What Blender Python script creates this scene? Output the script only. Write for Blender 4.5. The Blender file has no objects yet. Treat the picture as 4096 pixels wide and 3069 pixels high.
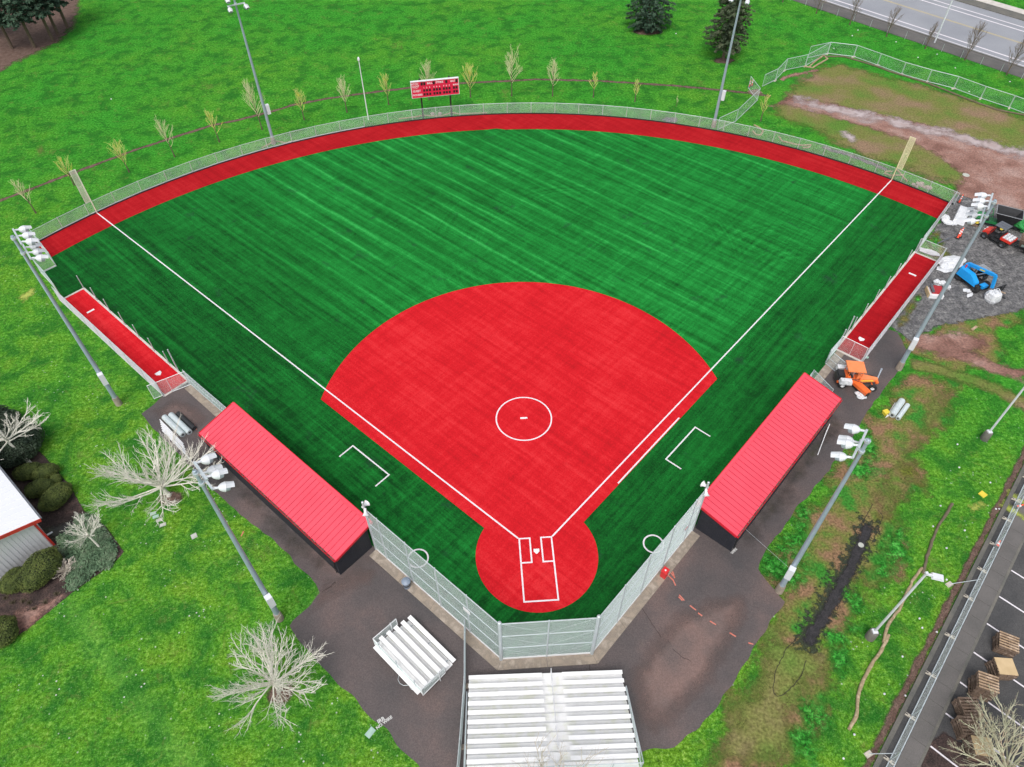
import bpy, bmesh, math, random
import numpy as np
from mathutils import Vector, Matrix, Quaternion, noise as mnoise
from mathutils.geometry import tessellate_polygon
from math import sin, cos, pi, radians, sqrt, atan2, hypot
R = random.Random(7)
C = bpy.data.collections.new("field"); bpy.context.scene.collection.children.link(C)
# ---------------------------------------------------------------- camera of the survey flight (solved from the field's known sizes)
CAM = [-3.2252476599, -26.362699892, 48.750137968, 0.0563926768, 0.8403050174, -0.0092763299, 2891.357966]
PW, PH = 4096, 3069
def axes():
    ya, pi_, ro = CAM[3:6]
    f = Vector((sin(ya)*cos(pi_), cos(ya)*cos(pi_), -sin(pi_)))
    r0 = Vector((cos(ya), -sin(ya), 0)); u0 = r0.cross(f)
    return r0*cos(ro)+u0*sin(ro), u0*cos(ro)-r0*sin(ro), f
AR, AU, AF = axes(); CP = Vector(CAM[:3])
def g(px, py, z=0.0):           # survey point -> position on the level z
    d = AF+AR*((px-PW/2)/CAM[6])-AU*((py-PH/2)/CAM[6])
    return CP+d*((z-CP.z)/d.z)
TL = {'a':(0,0,.4973),'b':(1000,0,.4973),'c':(2000,0,.4973),'d':(2996,0,.4973),'e':(0,750,.4973),'h':(3196,700,.40687),'i':(0,1500,.4973),'j':(0,2249,.4973),'k':(1000,2249,.4973),'l':(1700,2249,.4973),'m':(2996,2249,.4973),'n':(2996,1500,.4973),'B':(3700,780,.18107),'C':(3650,1020,.18108),'D':(3260,1400,.13562),'M':(3640,2400,.7026),'G':(600,1380,.4202)}
def t(k, x, y, z=0.0):
    a, b, s = TL[k]; return g(a+x*s, b+y*s, z)
def F(side, s, d, z=0.0):       # field frame: s along the foul line, d outside it (side -1 third base, +1 first base)
    return Vector((side*(s+d)*.70711, (s-d)*.70711, z))
# ---------------------------------------------------------------- materials
MC = {}
def newmat(name):
    m = bpy.data.materials.new(name); m.use_nodes = True; nt = m.node_tree; nt.nodes.clear()
    o = nt.nodes.new('ShaderNodeOutputMaterial'); b = nt.nodes.new('ShaderNodeBsdfPrincipled')
    nt.links.new(b.outputs[0], o.inputs[0]); MC[name] = m
    return m, nt, b, o
def setin(nt, node, key, v):
    s = node.inputs[key]
    if isinstance(v, bpy.types.NodeSocket): nt.links.new(v, s)
    else:
        if s.type == 'RGBA' and len(v) == 3: v = (*v, 1)
        s.default_value = v
def nmath(nt, op, a, b=0.0, c=None, clamp=False):
    n = nt.nodes.new('ShaderNodeMath'); n.operation = op; n.use_clamp = clamp
    setin(nt, n, 0, a); setin(nt, n, 1, b)
    if c is not None: setin(nt, n, 2, c)
    return n.outputs[0]
def pos(nt, world=True):
    if world: return nt.nodes.new('ShaderNodeNewGeometry').outputs['Position']
    return nt.nodes.new('ShaderNodeTexCoord').outputs['Object']
def nnoise(nt, vec, scale, detail=4, rough=.55, dist=0.0):
    n = nt.nodes.new('ShaderNodeTexNoise'); setin(nt, n, 'Vector', vec); n.inputs['Scale'].default_value = scale
    n.inputs['Detail'].default_value = detail; n.inputs['Roughness'].default_value = rough; n.inputs['Distortion'].default_value = dist
    return n.outputs['Fac']
def nmap(nt, vec, rot=(0,0,0), sc=(1,1,1)):
    n = nt.nodes.new('ShaderNodeMapping'); setin(nt, n, 'Vector', vec); n.inputs['Rotation'].default_value = rot; n.inputs['Scale'].default_value = sc
    return n.outputs[0]
def nramp(nt, fac, stops, interp='LINEAR'):
    n = nt.nodes.new('ShaderNodeValToRGB'); setin(nt, n, 'Fac', fac); r = n.color_ramp; r.interpolation = interp
    while len(r.elements) < len(stops): r.elements.new(.5)
    for e, (p, c) in zip(r.elements, stops):
        e.position = p; e.color = (*c, 1) if len(c) == 3 else c
    return n.outputs['Color']
def nmix(nt, fac, a, b, mode='MIX'):
    n = nt.nodes.new('ShaderNodeMix'); n.data_type = 'RGBA'; n.blend_type = mode
    setin(nt, n, 'Factor', fac); setin(nt, n, 6, a); setin(nt, n, 7, b); return n.outputs[2]
def nrange(nt, v, a, b, c=0.0, d=1.0):
    n = nt.nodes.new('ShaderNodeMapRange'); setin(nt, n, 'Value', v)
    for k, x in zip(('From Min','From Max','To Min','To Max'), (a,b,c,d)): n.inputs[k].default_value = x
    return n.outputs[0]
def nbump(nt, b, h, strength, dist=.05):
    n = nt.nodes.new('ShaderNodeBump'); n.inputs['Strength'].default_value = strength; n.inputs['Distance'].default_value = dist
    setin(nt, n, 'Height', h); nt.links.new(n.outputs[0], b.inputs['Normal'])
def soften(nt, b, o, amp=1.2, gain=3.0, scale=1.3):
    at = nt.nodes.new('ShaderNodeAttribute'); at.attribute_name = 'edge'
    n1 = nnoise(nt, pos(nt), scale, 7, .7)
    v = nmath(nt, 'MULTIPLY_ADD', nmath(nt, 'SUBTRACT', n1, .5), amp*2.4, at.outputs['Fac'])
    v = nmath(nt, 'MULTIPLY', v, gain, clamp=True)
    tr = nt.nodes.new('ShaderNodeBsdfTransparent'); mx = nt.nodes.new('ShaderNodeMixShader')
    nt.links.new(v, mx.inputs[0]); nt.links.new(tr.outputs[0], mx.inputs[1]); nt.links.new(b.outputs[0], mx.inputs[2]); nt.links.new(mx.outputs[0], o.inputs[0])
def mat(name, c1, c2=None, scale=3, rough=.6, metal=0, bump=0, bscale=20, bd=.02, spec=.5, world=False, c3=None, fine=.0, soft=None, lo=.35, hi=.65, detail=5):
    m, nt, b, o = newmat(name)
    b.inputs['Roughness'].default_value = rough; b.inputs['Metallic'].default_value = metal; b.inputs['Specular IOR Level'].default_value = spec
    P = pos(nt, world)
    c2 = c2 or tuple(x*.8 for x in c1)
    st = [(lo, c1), (hi, c2)] if c3 is None else [(lo, c1), ((lo+hi)/2, c2), (hi, c3)]
    col = nramp(nt, nnoise(nt, P, scale, detail), st)
    if fine:
        v = nrange(nt, nnoise(nt, P, bscale, 3), .3, .7, 1-fine, 1+fine)
        hs = nt.nodes.new('ShaderNodeHueSaturation'); setin(nt, hs, 'Color', col); setin(nt, hs, 'Value', v); col = hs.outputs[0]
    nt.links.new(col, b.inputs['Base Color'])
    if bump: nbump(nt, b, nnoise(nt, P, bscale, 4, .6), bump, bd)
    if soft: soften(nt, b, o, *soft)
    return m

# --- lawn
def lawn_mat():
    m, nt, b, o = newmat('lawn'); P = pos(nt)
    big = nnoise(nt, P, .045, 5, .6); mid = nnoise(nt, P, .45, 6, .65, .4); fine = nnoise(nt, P, 3.6, 8, .84); vf = nnoise(nt, P, 9, 3, .75)
    sx = nt.nodes.new('ShaderNodeSeparateXYZ'); nt.links.new(P, sx.inputs[0])
    near = nrange(nt, nmath(nt,'ADD',nmath(nt,'MULTIPLY',sx.outputs[0],.35), sx.outputs[1]), -18, 42, 1, 0)
    yf = nmath(nt, 'ADD', nrange(nt, big, .42, .62, 0, .35), nmath(nt, 'MULTIPLY', near, .55))
    lush = nramp(nt, fine, [(.32,(.010,.065,.006)),(.44,(.027,.20,.018)),(.54,(.052,.34,.030)),(.66,(.17,.54,.10))])
    yel = nramp(nt, fine, [(.32,(.026,.060,.006)),(.44,(.080,.20,.014)),(.54,(.17,.38,.026)),(.66,(.46,.66,.16))])
    c = nmix(nt, nmath(nt,'MULTIPLY',yf, nrange(nt, mid,.3,.65,.1,1.5), clamp=True), lush, yel)
    drk = nrange(nt, mid, .38, .54, .62, 0); c = nmix(nt, drk, c, (.016,.10,.016))
    bl = nnoise(nt, nmap(nt, P, sc=(1,1,1)), .8, 8, .8, 1.2)
    # thin brown thatch showing through
    c = nmix(nt, nrange(nt, bl, .55, .70, 0, .65), c, (.20,.22,.06))
    soilp = nnoise(nt, P, .11, 9, .78, .5); c = nmix(nt, nrange(nt, soilp, .60, .68, 0, .6), c, (.15,.15,.05))
    c = nmix(nt, nrange(nt, vf, .30, .48, .7, 0), c, (.012,.055,.010)); c = nmix(nt, nmath(nt,'MULTIPLY', nrange(nt, vf, .58, .70, 0, .8), nmath(nt,'MULTIPLY_ADD', near, .75, .15)), c, (.34,.56,.20))
    tk = nmath(nt,'ADD', nmath(nt,'MULTIPLY', sx.outputs[0], .71), nmath(nt,'MULTIPLY', sx.outputs[1], .70)); tk = nmath(nt,'ABSOLUTE', nmath(nt,'ADD', nmath(nt,'ADD', tk, 25.2), nmath(nt,'MULTIPLY', nmath(nt,'SUBTRACT', nnoise(nt,P,.3,3),.5), 1.6)))
    c = nmix(nt, nmath(nt,'MULTIPLY', nrange(nt, tk, .35, 1.1, .14, 0), nmath(nt,'MULTIPLY', nrange(nt, sx.outputs[1], 2, -3), nrange(nt, mid, .35, .6))), c, (.15,.42,.13))
    # daisies and clover heads
    vo = nt.nodes.new('ShaderNodeTexVoronoi'); vo.inputs['Scale'].default_value = 2.2; nt.links.new(P, vo.inputs['Vector'])
    fl = nmath(nt,'MULTIPLY', nrange(nt, vo.outputs['Distance'], .10, .14, 1, 0), nmath(nt,'MULTIPLY',near, nrange(nt, nnoise(nt,P,.35,3),.5,.6,0,1)))
    c = nmix(nt, fl, c, (.62,.66,.60))
    nt.links.new(c, b.inputs['Base Color']); b.inputs['Roughness'].default_value = .9; b.inputs['Specular IOR Level'].default_value = .02
    h = nmath(nt,'ADD', nmath(nt,'MULTIPLY',fine,1.2), nmath(nt,'MULTIPLY', vf,.6)); nbump(nt, b, h, .75, .14)
    return m
# --- synthetic turf
def turf_mat():
    m, nt, b, o = newmat('synthetic_turf'); P = pos(nt)
    q = nt.nodes.new('ShaderNodeSeparateXYZ'); nt.links.new(nmap(nt, P, rot=(0,0,radians(45))), q.inputs[0])   # u = (x-y)/r2 , v = (x+y)/r2
    u, v = q.outputs[0], q.outputs[1]
    wob = nmath(nt,'MULTIPLY', nmath(nt,'SUBTRACT', nnoise(nt, P, .05, 3), .5), 1.4)
    vv = nmath(nt,'ADD', v, wob)
    def stripes(coord, per, sharp, seed, fine=False):
        ph = nmath(nt,'FRACT', nmath(nt,'ADD', nmath(nt,'DIVIDE', coord, per), seed))
        tri = nmath(nt,'ABSOLUTE', nmath(nt,'SUBTRACT', nmath(nt,'MULTIPLY', ph, 2.0), 1.0))
        return nmath(nt,'POWER', tri, sharp)
    s1 = nmath(nt,'ADD', nmath(nt,'MULTIPLY', stripes(vv, 2.28, 2.4, .1), .7), nmath(nt,'MULTIPLY', stripes(vv, .76, 1.5, .3), .3))
    PR = nmap(nt, P, rot=(0,0,radians(45)))
    st_u = nnoise(nt, nmap(nt, PR, sc=(.045,1.1,1)), 1.0, 7, .7)      # streaks along u
    st_v = nnoise(nt, nmap(nt, PR, sc=(1.0,.05,1)), 1.0, 7, .7)       # streaks along v
    patch = nnoise(nt, P, .09, 4, .55); patch2 = nnoise(nt, P, .9, 7, .7, .6)
    st_v2 = nnoise(nt, nmap(nt, PR, sc=(2.6,.10,1)), 1.0, 6, .7); st_u2 = nnoise(nt, nmap(nt, PR, sc=(.09,2.8,1)), 1.0, 6, .7)
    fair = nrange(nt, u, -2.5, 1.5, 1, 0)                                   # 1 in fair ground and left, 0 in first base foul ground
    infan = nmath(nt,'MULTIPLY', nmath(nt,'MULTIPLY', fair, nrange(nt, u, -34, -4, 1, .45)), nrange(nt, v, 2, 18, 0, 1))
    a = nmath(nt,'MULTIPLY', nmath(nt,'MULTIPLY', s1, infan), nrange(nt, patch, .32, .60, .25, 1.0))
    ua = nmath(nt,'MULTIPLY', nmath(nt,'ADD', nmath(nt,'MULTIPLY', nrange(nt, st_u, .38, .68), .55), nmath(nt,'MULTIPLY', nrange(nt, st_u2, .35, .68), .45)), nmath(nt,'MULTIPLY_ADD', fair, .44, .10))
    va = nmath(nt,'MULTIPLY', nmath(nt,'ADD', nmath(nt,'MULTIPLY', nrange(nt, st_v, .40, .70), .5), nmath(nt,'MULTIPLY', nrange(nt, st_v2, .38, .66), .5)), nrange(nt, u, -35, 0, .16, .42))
    br = nmath(nt,'ADD', nmath(nt,'MULTIPLY', a, .52), nmath(nt,'ADD', ua, va))
    br = nmath(nt,'ADD', br, nmath(nt,'MULTIPLY', nmath(nt,'SUBTRACT', patch2,.5), .55))
    edge = nrange(nt, v, -6, 16, -.14, .02)
    br = nmath(nt,'ADD', br, edge)
    for (cx, cy_, ra, rb) in ((31, 27, 5, 15), (-17, 4, 3, 9), (8, 36, 9, 20)):
        vs_ = nt.nodes.new('ShaderNodeVectorMath'); vs_.operation = 'SUBTRACT'; nt.links.new(P, vs_.inputs[0]); vs_.inputs[1].default_value = (cx, cy_, 0)
        ln = nt.nodes.new('ShaderNodeVectorMath'); ln.operation = 'LENGTH'; nt.links.new(vs_.outputs[0], ln.inputs[0])
        n1 = nt.nodes.new('ShaderNodeTexNoise'); n1.noise_dimensions = '1D'; nt.links.new(ln.outputs['Value'], n1.inputs['W']); n1.inputs['Scale'].default_value = 2.2; n1.inputs['Detail'].default_value = 3
        mk = nmath(nt,'MULTIPLY', nrange(nt, ln.outputs['Value'], ra, ra+1.5), nrange(nt, ln.outputs['Value'], rb, rb-3)); mk = nmath(nt,'MULTIPLY', mk, nrange(nt, nnoise(nt, P, .12, 3), .45, .62, 0, .42))
        br = nmath(nt,'ADD', br, nmath(nt,'MULTIPLY', nmath(nt,'SUBTRACT', n1.outputs['Fac'], .5), mk))
    grain = nnoise(nt, P, 9, 3, .7); br = nmath(nt,'ADD', br, nmath(nt,'MULTIPLY', nmath(nt,'SUBTRACT', grain,.5), .7))
    c = nramp(nt, br, [(0,(.005,.052,.010)),(.3,(.009,.130,.020)),(.62,(.015,.235,.038)),(1,(.045,.40,.085))])
    gr = nnoise(nt, P, .35, 5, .6, .3)
    c = nmix(nt, nrange(nt, gr, .62, .72, 0, .55), c, (.018,.045,.030))
    # roll seams every 4.57 m
    for co, k in ((vv, .5),):
        ph = nmath(nt,'FRACT', nmath(nt,'DIVIDE', v, 4.57)); se = nrange(nt, ph, .0, .018, 1, 0); c = nmix(nt, nmath(nt,'MULTIPLY', se,.35), c, (.005,.05,.012))
    nt.links.new(c, b.inputs['Base Color']); b.inputs['Roughness'].default_value = .7; b.inputs['Specular IOR Level'].default_value = .04
    nbump(nt, b, grain, .5, .04)
    return m
def red_mat(name, base, dark, light):
    m, nt, b, o = newmat(name); P = pos(nt)
    PR = nmap(nt, P, rot=(0,0,radians(45)))
    su = nnoise(nt, nmap(nt, PR, sc=(.14,2.0,1)), 1.0, 6, .65)
    sv = nnoise(nt, nmap(nt, PR, sc=(2.0,.14,1)), 1.0, 6, .65)
    pt = nnoise(nt, P, .16, 5, .6); gr = nnoise(nt, P, 10, 3, .7)
    f = nmath(nt,'ADD', nmath(nt,'MULTIPLY', su,.5), nmath(nt,'MULTIPLY', sv,.32)); f = nmath(nt,'ADD', f, nmath(nt,'MULTIPLY', pt,.4)); f = nmath(nt,'ADD', f, nmath(nt,'MULTIPLY', gr,.45))
    c = nramp(nt, nmath(nt,'SUBTRACT', f, .22), [(.38, dark),(.60, base),(.84, light)])
    sp = nnoise(nt, P, .42, 7, .7, .6); c = nmix(nt, nrange(nt, sp, .60, .78, 0, .32), c, tuple(x*.62 for x in dark))
    q2 = nt.nodes.new('ShaderNodeSeparateXYZ'); nt.links.new(PR, q2.inputs[0])
    for o_ in (q2.outputs[0], q2.outputs[1]):
        ph = nmath(nt,'FRACT', nmath(nt,'DIVIDE', o_, 4.57 if o_ is q2.outputs[1] else 18.3)); c = nmix(nt, nmath(nt,'MULTIPLY', nrange(nt, ph, 0, .010 if o_ is q2.outputs[1] else .003, 1, 0), .35), c, tuple(x*.5 for x in dark))
    nt.links.new(c, b.inputs['Base Color']); b.inputs['Roughness'].default_value = .8; b.inputs['Specular IOR Level'].default_value = .03
    nbump(nt, b, gr, .5, .03); return m
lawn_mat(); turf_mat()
red_mat('red_turf', (.56,.013,.020), (.37,.011,.015), (.72,.042,.048))
red_mat('red_track', (.37,.010,.015), (.23,.008,.011), (.48,.024,.028))
mat('white_line', (.80,.76,.80), (.70,.66,.70), 6, .7, world=True, bump=.3)
mat('asphalt_path', (.070,.063,.064), (.100,.080,.078), .16, .55, bump=.5, bscale=14, world=True, c3=(.155,.105,.095), fine=.28, lo=.36, hi=.68, detail=8)
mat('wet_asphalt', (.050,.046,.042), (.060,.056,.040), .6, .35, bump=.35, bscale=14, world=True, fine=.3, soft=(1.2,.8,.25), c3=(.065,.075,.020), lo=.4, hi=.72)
mat('red_stain', (.19,.122,.106), (.125,.093,.086), .45, .6, bump=.35, bscale=14, world=True, fine=.28, soft=(.9,1.0,.14), detail=10)
mat('parking_asphalt', (.052,.052,.054), (.078,.076,.076), .5, .75, bump=.5, bscale=18, world=True, fine=.35, detail=8)
mat('road_asphalt', (.25,.26,.29), (.31,.32,.35), .12, .5, bump=.2, bscale=8, world=True, fine=.12)
mat('sidewalk', (.105,.10,.096), (.14,.13,.125), .5, .8, bump=.2, bscale=14, world=True, fine=.15)
mat('kerb_concrete', (.11,.11,.10), (.16,.15,.13), .8, .85, bump=.3, world=True, fine=.2)
mat('concrete', (.34,.28,.22), (.25,.21,.17), 1.2, .85, bump=.3, world=True, fine=.2, c3=(.40,.34,.28))
mat('pale_concrete', (.62,.58,.54), (.50,.47,.43), 1.2, .85, bump=.2, world=True)
mat('gravel', (.070,.069,.072), (.13,.128,.13), 1.4, .8, bump=.9, bscale=5, bd=.12, world=True, fine=.6, soft=(.9,3,.9), detail=12, c3=(.22,.215,.21), lo=.32, hi=.70)
mat('soil', (.19,.090,.068), (.29,.155,.122), .35, .8, c3=(.37,.24,.205), bump=.9, bscale=5, bd=.12, world=True, fine=.35, soft=(1.0,1.6,.8), detail=9)
mat('soil_worn', (.25,.17,.11), (.17,.18,.055), .16, .85, bump=.8, bscale=5, bd=.1, spec=.04, world=True, fine=.4, c3=(.10,.20,.035), soft=(1.1,1.3,.55), lo=.36, hi=.66, detail=11)
mat('soil_patchy', (.24,.145,.085), (.15,.17,.045), .42, .85, bump=.8, bscale=6, bd=.1, spec=.04, world=True, fine=.45, c3=(.045,.20,.028), soft=(1.6,1.5,.33), lo=.40, hi=.63, detail=12)
mat('moss_olive', (.13,.15,.028), (.18,.15,.06), .5, .85, bump=.6, bscale=6, bd=.1, spec=.04, world=True, fine=.4, c3=(.10,.18,.03), soft=(1.6,1.0,.6), detail=10)
mat('puddle', (.50,.42,.42), (.38,.29,.27), .5, .12, bump=.12, bscale=3, world=True, soft=(1.9,1.0,.4), spec=.6, detail=8)  # pale base colour has the sky's reflection painted in
mat('__unused', (.10,.05,.038), (.17,.095,.075), 3, .9, bump=1, bscale=9, bd=.1, world=True, fine=.5, c3=(.075,.045,.04), detail=9)
mat('litter_soft', (.10,.055,.04), (.17,.11,.085), 2, .9, bump=1, bscale=9, bd=.1, world=True, fine=.5, soft=(1.0,1.6,.8), detail=9)
mat('bed_soil', (.034,.022,.020), (.060,.038,.034), 1.2, .9, bump=1, bscale=8, bd=.1, world=True, fine=.5, c3=(.12,.07,.058), soft=(.35,4,1.2), detail=9, lo=.35, hi=.72)
mat('black_fill', (.016,.015,.017), (.034,.031,.034), 3, .8, bump=.8, bscale=12, bd=.06, world=True, fine=.6, soft=(.8,2.2,1.1))
mat('soot', (.020,.030,.016), (.035,.045,.022), 3, .9, bump=.6, bscale=9, bd=.06, world=True, fine=.6, soft=(2.4,1.5,2.2), detail=6)
mat('fresh_grass', (.018,.10,.014), (.035,.24,.028), 2.5, .85, bump=.8, bscale=7, bd=.12, spec=.04, world=True, fine=.55, c3=(.10,.40,.07), soft=(1.8,1.2,.5), detail=9)
mat('crack', (.02,.014,.012), (.03,.02,.015), 4, .9, world=True)
mat('galvanised', (.60,.66,.69), (.52,.58,.61), 4, .45, .3, world=False)
mat('pole_paint', (.38,.46,.54), (.33,.41,.48), 1.5, .45, .2)
mat('wire', (.66,.75,.74), (.60,.68,.67), 4, .5, .1)
mat('pale_wire', (.78,.76,.80), (.72,.70,.74), 4, .5)
mat('dark_wire', (.14,.15,.16), (.11,.12,.13), 4, .6, .4)
mat('white_paint', (.82,.82,.84), (.74,.75,.77), 2, .4)
mat('white_plastic', (.76,.77,.79), (.62,.64,.67), 1.5, .5, bump=1, bscale=4, bd=.15)
mat('lamp_white', (.72,.74,.78), (.66,.68,.72), 2, .35)
mat('lamp_grey', (.42,.47,.54), (.36,.41,.47), 3, .35, .3)
mat('aluminium', (.88,.88,.88), (.84,.84,.84), 3, .5, 0)
mat('aluminium_deck', (.86,.86,.86), (.80,.80,.80), 1.2, .55, 0, c3=(.74,.75,.66))
mat('roof_red', (.80,.085,.125), (.76,.072,.11), .4, .35, bump=.05, bscale=3)
mat('seam_red', (.52,.015,.045), (.46,.012,.04), 1, .5)
mat('roof_trim_red', (.62,.012,.03), (.56,.01,.025), 2, .45)
mat('dark_block', (.014,.016,.024), (.022,.024,.034), 2, .6, bump=.4, bscale=10)
mat('dark_void', (.01,.01,.012), (.015,.015,.016), 2, .8)
mat('leafy_debris', (.05,.03,.02), (.25,.18,.15), 9, .9, bump=1, bscale=20)
mat('building_white', (.66,.67,.69), (.62,.63,.65), .5, .5)
mat('building_roof', (.84,.85,.88), (.80,.82,.86), .5, .45)
mat('trim_red', (.55,.045,.035), (.48,.04,.03), 2, .5)
mat('bark_pale', (.76,.74,.66), (.62,.60,.53), 6, .9, bump=.3, bscale=12, c3=(.82,.79,.72))
mat('bark_lichen', (.46,.46,.30), (.58,.58,.42), 3, .9, bump=.5, bscale=12, c3=(.40,.30,.22))
mat('bark_brown', (.10,.07,.05), (.15,.11,.08), 5, .9, bump=.5, bscale=12)
mat('twig_yellow', (.64,.60,.13), (.70,.68,.26), 1.0, .85, c3=(.74,.62,.08))
mat('twig_pale', (.66,.62,.34), (.74,.70,.46), 1.0, .85)
mat('twig_brown', (.19,.15,.125), (.25,.20,.17), 1.0, .85)
mat('twig_tan', (.55,.49,.42), (.68,.62,.54), 1.0, .85)
mat('needles', (.016,.045,.026), (.028,.070,.038), .8, .8, c3=(.05,.10,.055), fine=.4)
mat('needles_olive', (.028,.050,.024), (.050,.075,.032), .8, .8, c3=(.08,.10,.05), fine=.4)
mat('yew', (.05,.075,.014), (.085,.115,.022), 1.5, .8, c3=(.13,.16,.035), fine=.4)
mat('cover_leaves', (.065,.13,.065), (.11,.19,.10), 1.2, .7, c3=(.19,.26,.16), fine=.5)
mat('dark_shrub', (.020,.040,.024), (.035,.060,.032), 1.2, .7, c3=(.055,.08,.05), fine=.5)
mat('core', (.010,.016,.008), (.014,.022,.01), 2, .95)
mat('straw', (.42,.33,.20), (.30,.23,.13), 3, .9, bump=.8, bscale=14, c3=(.5,.40,.26))
mat('straw_old', (.17,.14,.09), (.12,.10,.06), 3, .9, bump=.8, bscale=14)
mat('rock', (.38,.33,.28), (.28,.24,.20), 3, .85, bump=.6, bscale=8)
mat('wood', (.46,.32,.20), (.32,.22,.14), 3, .8, bump=.3, c3=(.54,.40,.28))
mat('wood_old', (.20,.135,.095), (.13,.09,.065), 3, .85, bump=.3, c3=(.30,.22,.17))
mat('plywood', (.60,.45,.26), (.52,.38,.21), 1.5, .75)
mat('orange', (.85,.17,.035), (.78,.14,.03), 2, .4)
mat('orange_light', (.90,.27,.10), (.86,.24,.085), 2, .4)
mat('yellow', (.75,.60,.06), (.70,.55,.05), 2, .5)
mat('yellow_pole', (.76,.71,.46), (.70,.66,.42), 2, .5)
mat('cream', (.80,.77,.68), (.74,.71,.62), 2, .5)
mat('blue', (.012,.33,.80), (.012,.30,.74), 2, .35)
mat('vehicle_red', (.72,.045,.03), (.66,.04,.025), 2, .35)
mat('vehicle_green', (.02,.20,.06), (.02,.17,.05), 2, .4)
mat('grey_green', (.15,.20,.18), (.12,.16,.15), 2, .5)
mat('black_plastic', (.020,.021,.024), (.03,.031,.034), 3, .5)
mat('grey_plastic', (.12,.13,.15), (.10,.11,.13), 3, .45)
mat('cab_grey', (.30,.31,.33), (.26,.27,.29), 3, .4)
mat('tyre', (.018,.018,.019), (.028,.027,.026), 4, .85, bump=.4)
mat('mud_steel', (.13,.09,.065), (.19,.14,.11), 3, .8, bump=.3)
mat('glass_dark', (.03,.035,.04), (.04,.045,.05), 2, .1)
mat('bin_blue', (.24,.29,.37), (.20,.25,.32), 3, .5)
mat('box_red', (.70,.03,.035), (.62,.025,.03), 3, .45)
mat('cone_orange', (.85,.09,.04), (.80,.08,.035), 3, .5)
mat('board_red', (.74,.015,.07), (.70,.013,.062), 3, .45)
mat('board_black', (.012,.012,.014), (.018,.015,.015), 3, .5)
mat('turf_backing', (.34,.02,.03), (.42,.025,.03), 3, .85, bump=.5)
mat('chalk', (.62,.62,.60), (.5,.5,.49), 8, .9, world=True)
mat('paint_pink', (.66,.16,.10), (.52,.20,.16), 8, .9, world=True)
mat('paint_yellow', (.42,.46,.08), (.30,.38,.08), 6, .9, world=True, soft=(.9,1.3,2.0))
mat('lid_green', (.36,.52,.44), (.30,.45,.38), 3, .6)
mat('utility_lid', (.50,.50,.46), (.40,.42,.37), 3, .8)
mat('green_cloth', (.02,.28,.06), (.02,.22,.05), 2, .7, bump=.4, bscale=4, bd=.1)
mat('tan_foot', (.55,.50,.42), (.45,.42,.36), 3, .7)
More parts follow.
